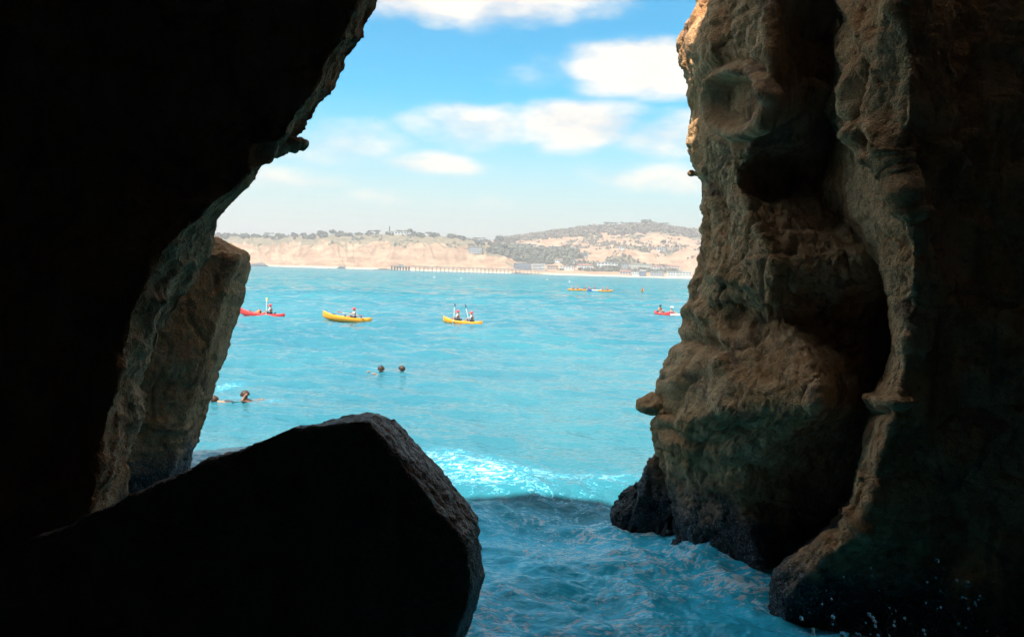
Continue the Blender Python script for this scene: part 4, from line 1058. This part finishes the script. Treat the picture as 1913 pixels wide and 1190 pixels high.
def blade_mesh(mtl):
    prof = [(-.05, .02), (.0, .05), (.12, .095), (.26, .105), (.36, .08), (.43, .03)]; V = []
    for z0, hw in prof: V += [(-hw, -.008 + .02 * (hw / .1), z0), (0, -.014, z0), (hw, -.008 + .02 * (hw / .1), z0), (hw, .004 + .02 * (hw / .1), z0), (0, .010, z0), (-hw, .004 + .02 * (hw / .1), z0)]
    V = np.array(V); n = len(prof); Fc = grid_faces(n, 6, True)
    ends = np.array([[0, 1, 4, 5], [1, 2, 3, 4], [(n - 1) * 6 + 5, (n - 1) * 6 + 4, (n - 1) * 6 + 1, (n - 1) * 6], [(n - 1) * 6 + 4, (n - 1) * 6 + 3, (n - 1) * 6 + 2, (n - 1) * 6 + 1]])
    return mk(lambda: mesh_np('blade', V, np.concatenate([Fc, ends]), M[mtl], None, True))
def paddle(origin, rz, c, u, blade, label, group=None):
    bl = get(('blade', blade), lambda: blade_mesh(blade))
    Rz = Matrix.Rotation(rz, 3, 'Z'); p = Vector(origin) + Rz @ (Vector(c) * 1.12); uw = Rz @ Vector(u).normalized()
    e = empty('paddle', p); e.rotation_euler = uw.to_track_quat('Z', 'Y').to_euler()
    link(bpy.data.objects.new('shaft', SHAFT), e)
    for s_ in (1, -1):
        o = link(bpy.data.objects.new('blade', bl), e); o.location = (0, 0, .82 * s_); o.rotation_euler = (0 if s_ > 0 else math.pi, 0, .5)
    tag(e, label, 'paddle', group); return e
PI = math.pi
U_UP, C_UP = (.10, -.62, .78), (.37, -.02, .58)
U_LO, C_LO = (.93, -.36, .10), (.36, .02, .42)
# the three near kayaks, bows to the left
k1 = kayak(490, 591, PI + .10, 'red_plastic', 'red kayak with one paddler, bow pointing left', -.075, 1.02)
s1 = on_kayak(k1, -.75); person(s1, PI + .1, 'raised', 'person in red helmet and red vest paddling the red kayak', 'vest_red', sleeves='cloth_white')
paddle(s1, PI + .1, C_UP, U_UP, 'blade_yellow', 'paddle with raised pale yellow blade, held over the red kayak')
def gear(origin):
    e = empty('dry_bag', origin); lathe('bag', [(.001, 0), (.16, 0), (.19, .05), (.18, .26), (.15, .33), (.05, .36), (.001, .36)], M['vest_orange'], 14, e); box('roll_top', (0, 0, .39), (.26, .05, .07), M['vest_red'], e, .015)
    e.rotation_euler = (0, .5, .4); tag(e, 'orange red dry bag on the front deck of the red kayak', 'bag'); return e
gear(on_kayak(k1, .42, .26))
k2 = kayak(648, 600, PI + .18, 'yellow_plastic', 'yellow kayak with a single paddler, bow lifted to the left', -.10, 1.08)
s2 = on_kayak(k2, -.62); person(s2, PI + .18, 'low', 'person in red helmet and white shirt alone in the yellow kayak', 'cloth_white', sleeves='cloth_white')
paddle(s2, PI + .18, C_LO, U_LO, 'blade_pink', 'paddle with pink blades held level by the lone yellow kayak paddler')
k3 = kayak(864, 604, PI - .12, 'yellow_plastic', 'yellow two-seat kayak with two paddlers raising dark blades', -.06, 0.92)
s3 = on_kayak(k3, -.95); person(s3, PI - .12, 'raised', 'rear paddler of the two-seat yellow kayak, in red helmet and vest', 'vest_red', sleeves='cloth_white')
paddle(s3, PI - .12, C_UP, (.32, -.52, .80), 'blade_teal', 'paddle with dark teal blade of the rear paddler, slanting left')
s4 = on_kayak(k3, .45); person(s4, PI - .12, 'raised', 'front paddler of the two-seat yellow kayak, in red helmet and orange vest', 'vest_orange', sleeves='cloth_white')
paddle(s4, PI - .12, C_UP, U_UP, 'blade_teal', 'paddle with dark teal blade of the front paddler, nearly upright')
# pair by the right wall, seen from behind and ahead
k4 = kayak(1237, 588, -PI / 2 + .35, 'red_plastic', 'red kayak seen end-on near the rock pillar', 0, .95)
s5 = on_kayak(k4, -.6); person(s5, -PI / 2 + .35, 'rest', 'dark-haired person in red vest in the end-on red kayak', 'vest_red', 'hair', 'hair_dark')
k5 = kayak(1255, 589, -.5, 'white_plastic', 'white kayak partly hidden behind the rock pillar', 0, .85)
s6 = on_kayak(k5, -.1); person(s6, -.5, 'rest', 'person in white shirt and white sun hat in the white kayak', 'cloth_white', 'hat', 'cloth_white', 'vest_pink')
# far group
for px, py, rz, col, lab, who in (
    (1074, 543, PI + .15, 'yellow_plastic', 'leftmost yellow kayak of the distant group, two people aboard', ((-.85, 'vest_orange', 'rear person in the leftmost kayak of the distant group'), (.45, 'vest_orange', 'front person in the leftmost kayak of the distant group'))),
    (1091, 543, PI - .5, 'yellow_plastic', 'second yellow kayak from the left in the distant group', ((-.4, 'vest_red', 'person in red vest in the second kayak of the distant group'),)),
    (1101, 544, PI / 2 + .2, 'blue_plastic', 'blue kayak in the middle of the distant group', ((-.2, 'vest_pink', 'person in pink vest in the blue kayak'),)),
    (1112, 544, -.6, 'white_plastic', 'pale kayak just right of the blue one in the distant group', ((-.3, 'vest_red', 'person in red vest in the pale kayak of the distant group'),)),
    (1131, 545, .1, 'yellow_plastic', 'rightmost yellow kayak of the distant group, two people aboard', ((-.85, 'vest_orange', 'rear person in the rightmost kayak of the distant group'), (.45, 'vest_red', 'front person in the rightmost kayak of the distant group'))),
    (1200, 545, PI / 2 - .3, 'yellow_plastic', 'lone yellow kayak far out, right of the distant group', ((-.3, 'vest_red', 'person in red vest in the lone far kayak'),))):
    kk = kayak(px, py, rz, col, lab, 0, 1.0)
    for sx, vs, pl in who:
        person(on_kayak(kk, sx), rz, 'rest', pl, vs, 'helmet', 'helmet')
p_ = on_sea(1070, 542); paddle((p_[0], p_[1], .2), PI, C_UP, U_UP, 'blade_teal', 'dark paddle raised over the leftmost kayak of the distant group')

# ---- swimmers
def snorkel(e, hc, yaw):
    g_ = np.array((math.cos(yaw), math.sin(yaw), 0)); s_ = np.array((-math.sin(yaw), math.cos(yaw), 0))
    o = box('diving_mask', (0, 0, 0), (.05, .15, .075), M['cloth_dark'], e, .02); o.location = tuple(hc + g_ * .10 + np.array((0, 0, .012))); o.rotation_euler = (0, 0, yaw)
    a_ = hc + g_ * .10 - np.array((0, 0, .055)); b_ = a_ + s_ * .10; pts = [a_, b_, b_ - g_ * .05 + np.array((0, 0, .12)), b_ - g_ * .09 + np.array((0, 0, .30))]
    mesh_np('snorkel', *tube_q(pts, (.012,) * 4, 7), M['blade_teal'], e)
def swim(px, py, rz, pose, label, dz=0.03, **kw):
    p = on_sea(px, py); z = sea_z(p[0], p[1]); return person((p[0], p[1], z + dz), rz, pose, label, group=None, **kw)
swim(713, 697, PI + .5, 'tread', 'swimmer with diving mask and snorkel, left of the two heads', vest='cloth_blue', head='hair', hat='hair_brown', skin='skin', extras=(snorkel,))
swim(752, 696, PI - .3, 'tread', 'swimmer with only the head above water, right of the two heads', vest='cloth_dark', head='hair', hat='hair_brown', skin='tan_skin')
swim(408, 753, PI, 'prone', 'swimmer lying flat in the water next to the left rock', -.06, vest='cloth_dark', head='hair', hat='hair_brown', skin='skin')
swim(463, 753, PI + .15, 'recline', 'swimmer floating on the back, chest and brown head above water', -.06, vest='vest_orange', head='hair', hat='hair_brown', skin='tan_skin')

# ---- mooring buoys far out
BUOY = mk(lambda: lathe('float', [(.001, -.35), (.25, -.3), (.42, -.05), (.42, .1), (.28, .38), (.10, .55), (.06, .6), (.05, 1.1), (.001, 1.12)], M['white_plastic'], 14))
RING = mk(lambda: lathe('band', [(.425, -.04), (.44, -.02), (.44, .06), (.425, .08)], M['vest_orange'], 14))
for px, py, lab in ((811, 519, 'white buoy left of the one below the pier middle'), (862, 521, 'white buoy below the middle of the pier'), (1022, 523, 'white buoy left of the distant kayak group'), (1064, 527, 'white buoy just above the distant kayak group')):
    p = on_sea(px, py); e = empty('buoy', (p[0], p[1], 0)); e.scale = (0.9, 0.9, 0.9)
    link(bpy.data.objects.new('float', BUOY), e); link(bpy.data.objects.new('band', RING), e); tag(e, lab, 'buoy', 'white buoys on the bay')

# ---- spray thrown up by the surge, in front of the dark right wall
m_, t, b = mat('spray_water'); b.inputs['Base Color'].default_value = (0.9, 0.95, 0.97, 1); b.inputs['Roughness'].default_value = 0.05; b.inputs['IOR'].default_value = 1.33
b.inputs['Transmission Weight'].default_value = 0.85
M['spray'] = m_
r_ = np.random.default_rng(5); drops = []
sv, sf = None, None
bm = bmesh.new(); bmesh.ops.create_icosphere(bm, subdivisions=2, radius=1.0); bm.verts.index_update()
sv = np.array([v.co[:] for v in bm.verts]); sf = np.array([[v.index for v in f.verts] for f in bm.faces]); bm.free()
fixed = [(1497, 1154, 4), (1556, 1152, 4), (1575, 1185, 6), (1624, 1147, 3.5), (1631, 1153, 3), (1634, 1160, 3.5), (1635, 1169, 3), (1519, 1175, 3), (1520, 1183, 3), (1640, 1186, 3), (1690, 1154, 2.5), (1725, 1177, 3), (1751, 1047, 3.5), (1787, 1084, 2.5), (1808, 1087, 2.5), (1798, 1116, 2.5), (1809, 1137, 2.5), (1790, 1164, 2.5), (1670, 1168, 2.5), (1606, 1184, 2.5), (1757, 1104, 2)]
for x, y, r0 in fixed + [(1450 + 440 * r_.random(), 1060 + 130 * r_.random() ** .7, 1.2 + r_.random()) for _ in range(45)]:
    dp = 5.6 + 1.2 * r_.random(); drops.append((sv * r0 * dp / F * np.array((1, 1, 1.1)) + ray(x, y, dp), sf))
V, Fc = join(drops)
spray = mesh_np('spray_drops', V, Fc, M['spray'], None, True, tuple(V[0])); tag(spray, 'drops of sea spray flying before the dark right wall', 'spray', kind='stuff')

# ---- sea haze over the bay
m_ = bpy.data.materials.new('haze_air'); m_.use_nodes = True; t = NT(m_.node_tree)
o_ = t.node('ShaderNodeOutputMaterial'); pv_ = t.node('ShaderNodeVolumePrincipled')
pv_.inputs['Color'].default_value = (1.0, 0.96, 0.96, 1); pv_.inputs['Density'].default_value = HAZE; pv_.inputs['Anisotropy'].default_value = 0.25
t.l.new(pv_.outputs[0], o_.inputs['Volume'])
hz_ = box('haze', (0, 13000, 89), (66000, 86000, 182), m_); tag(hz_, kind='stuff')
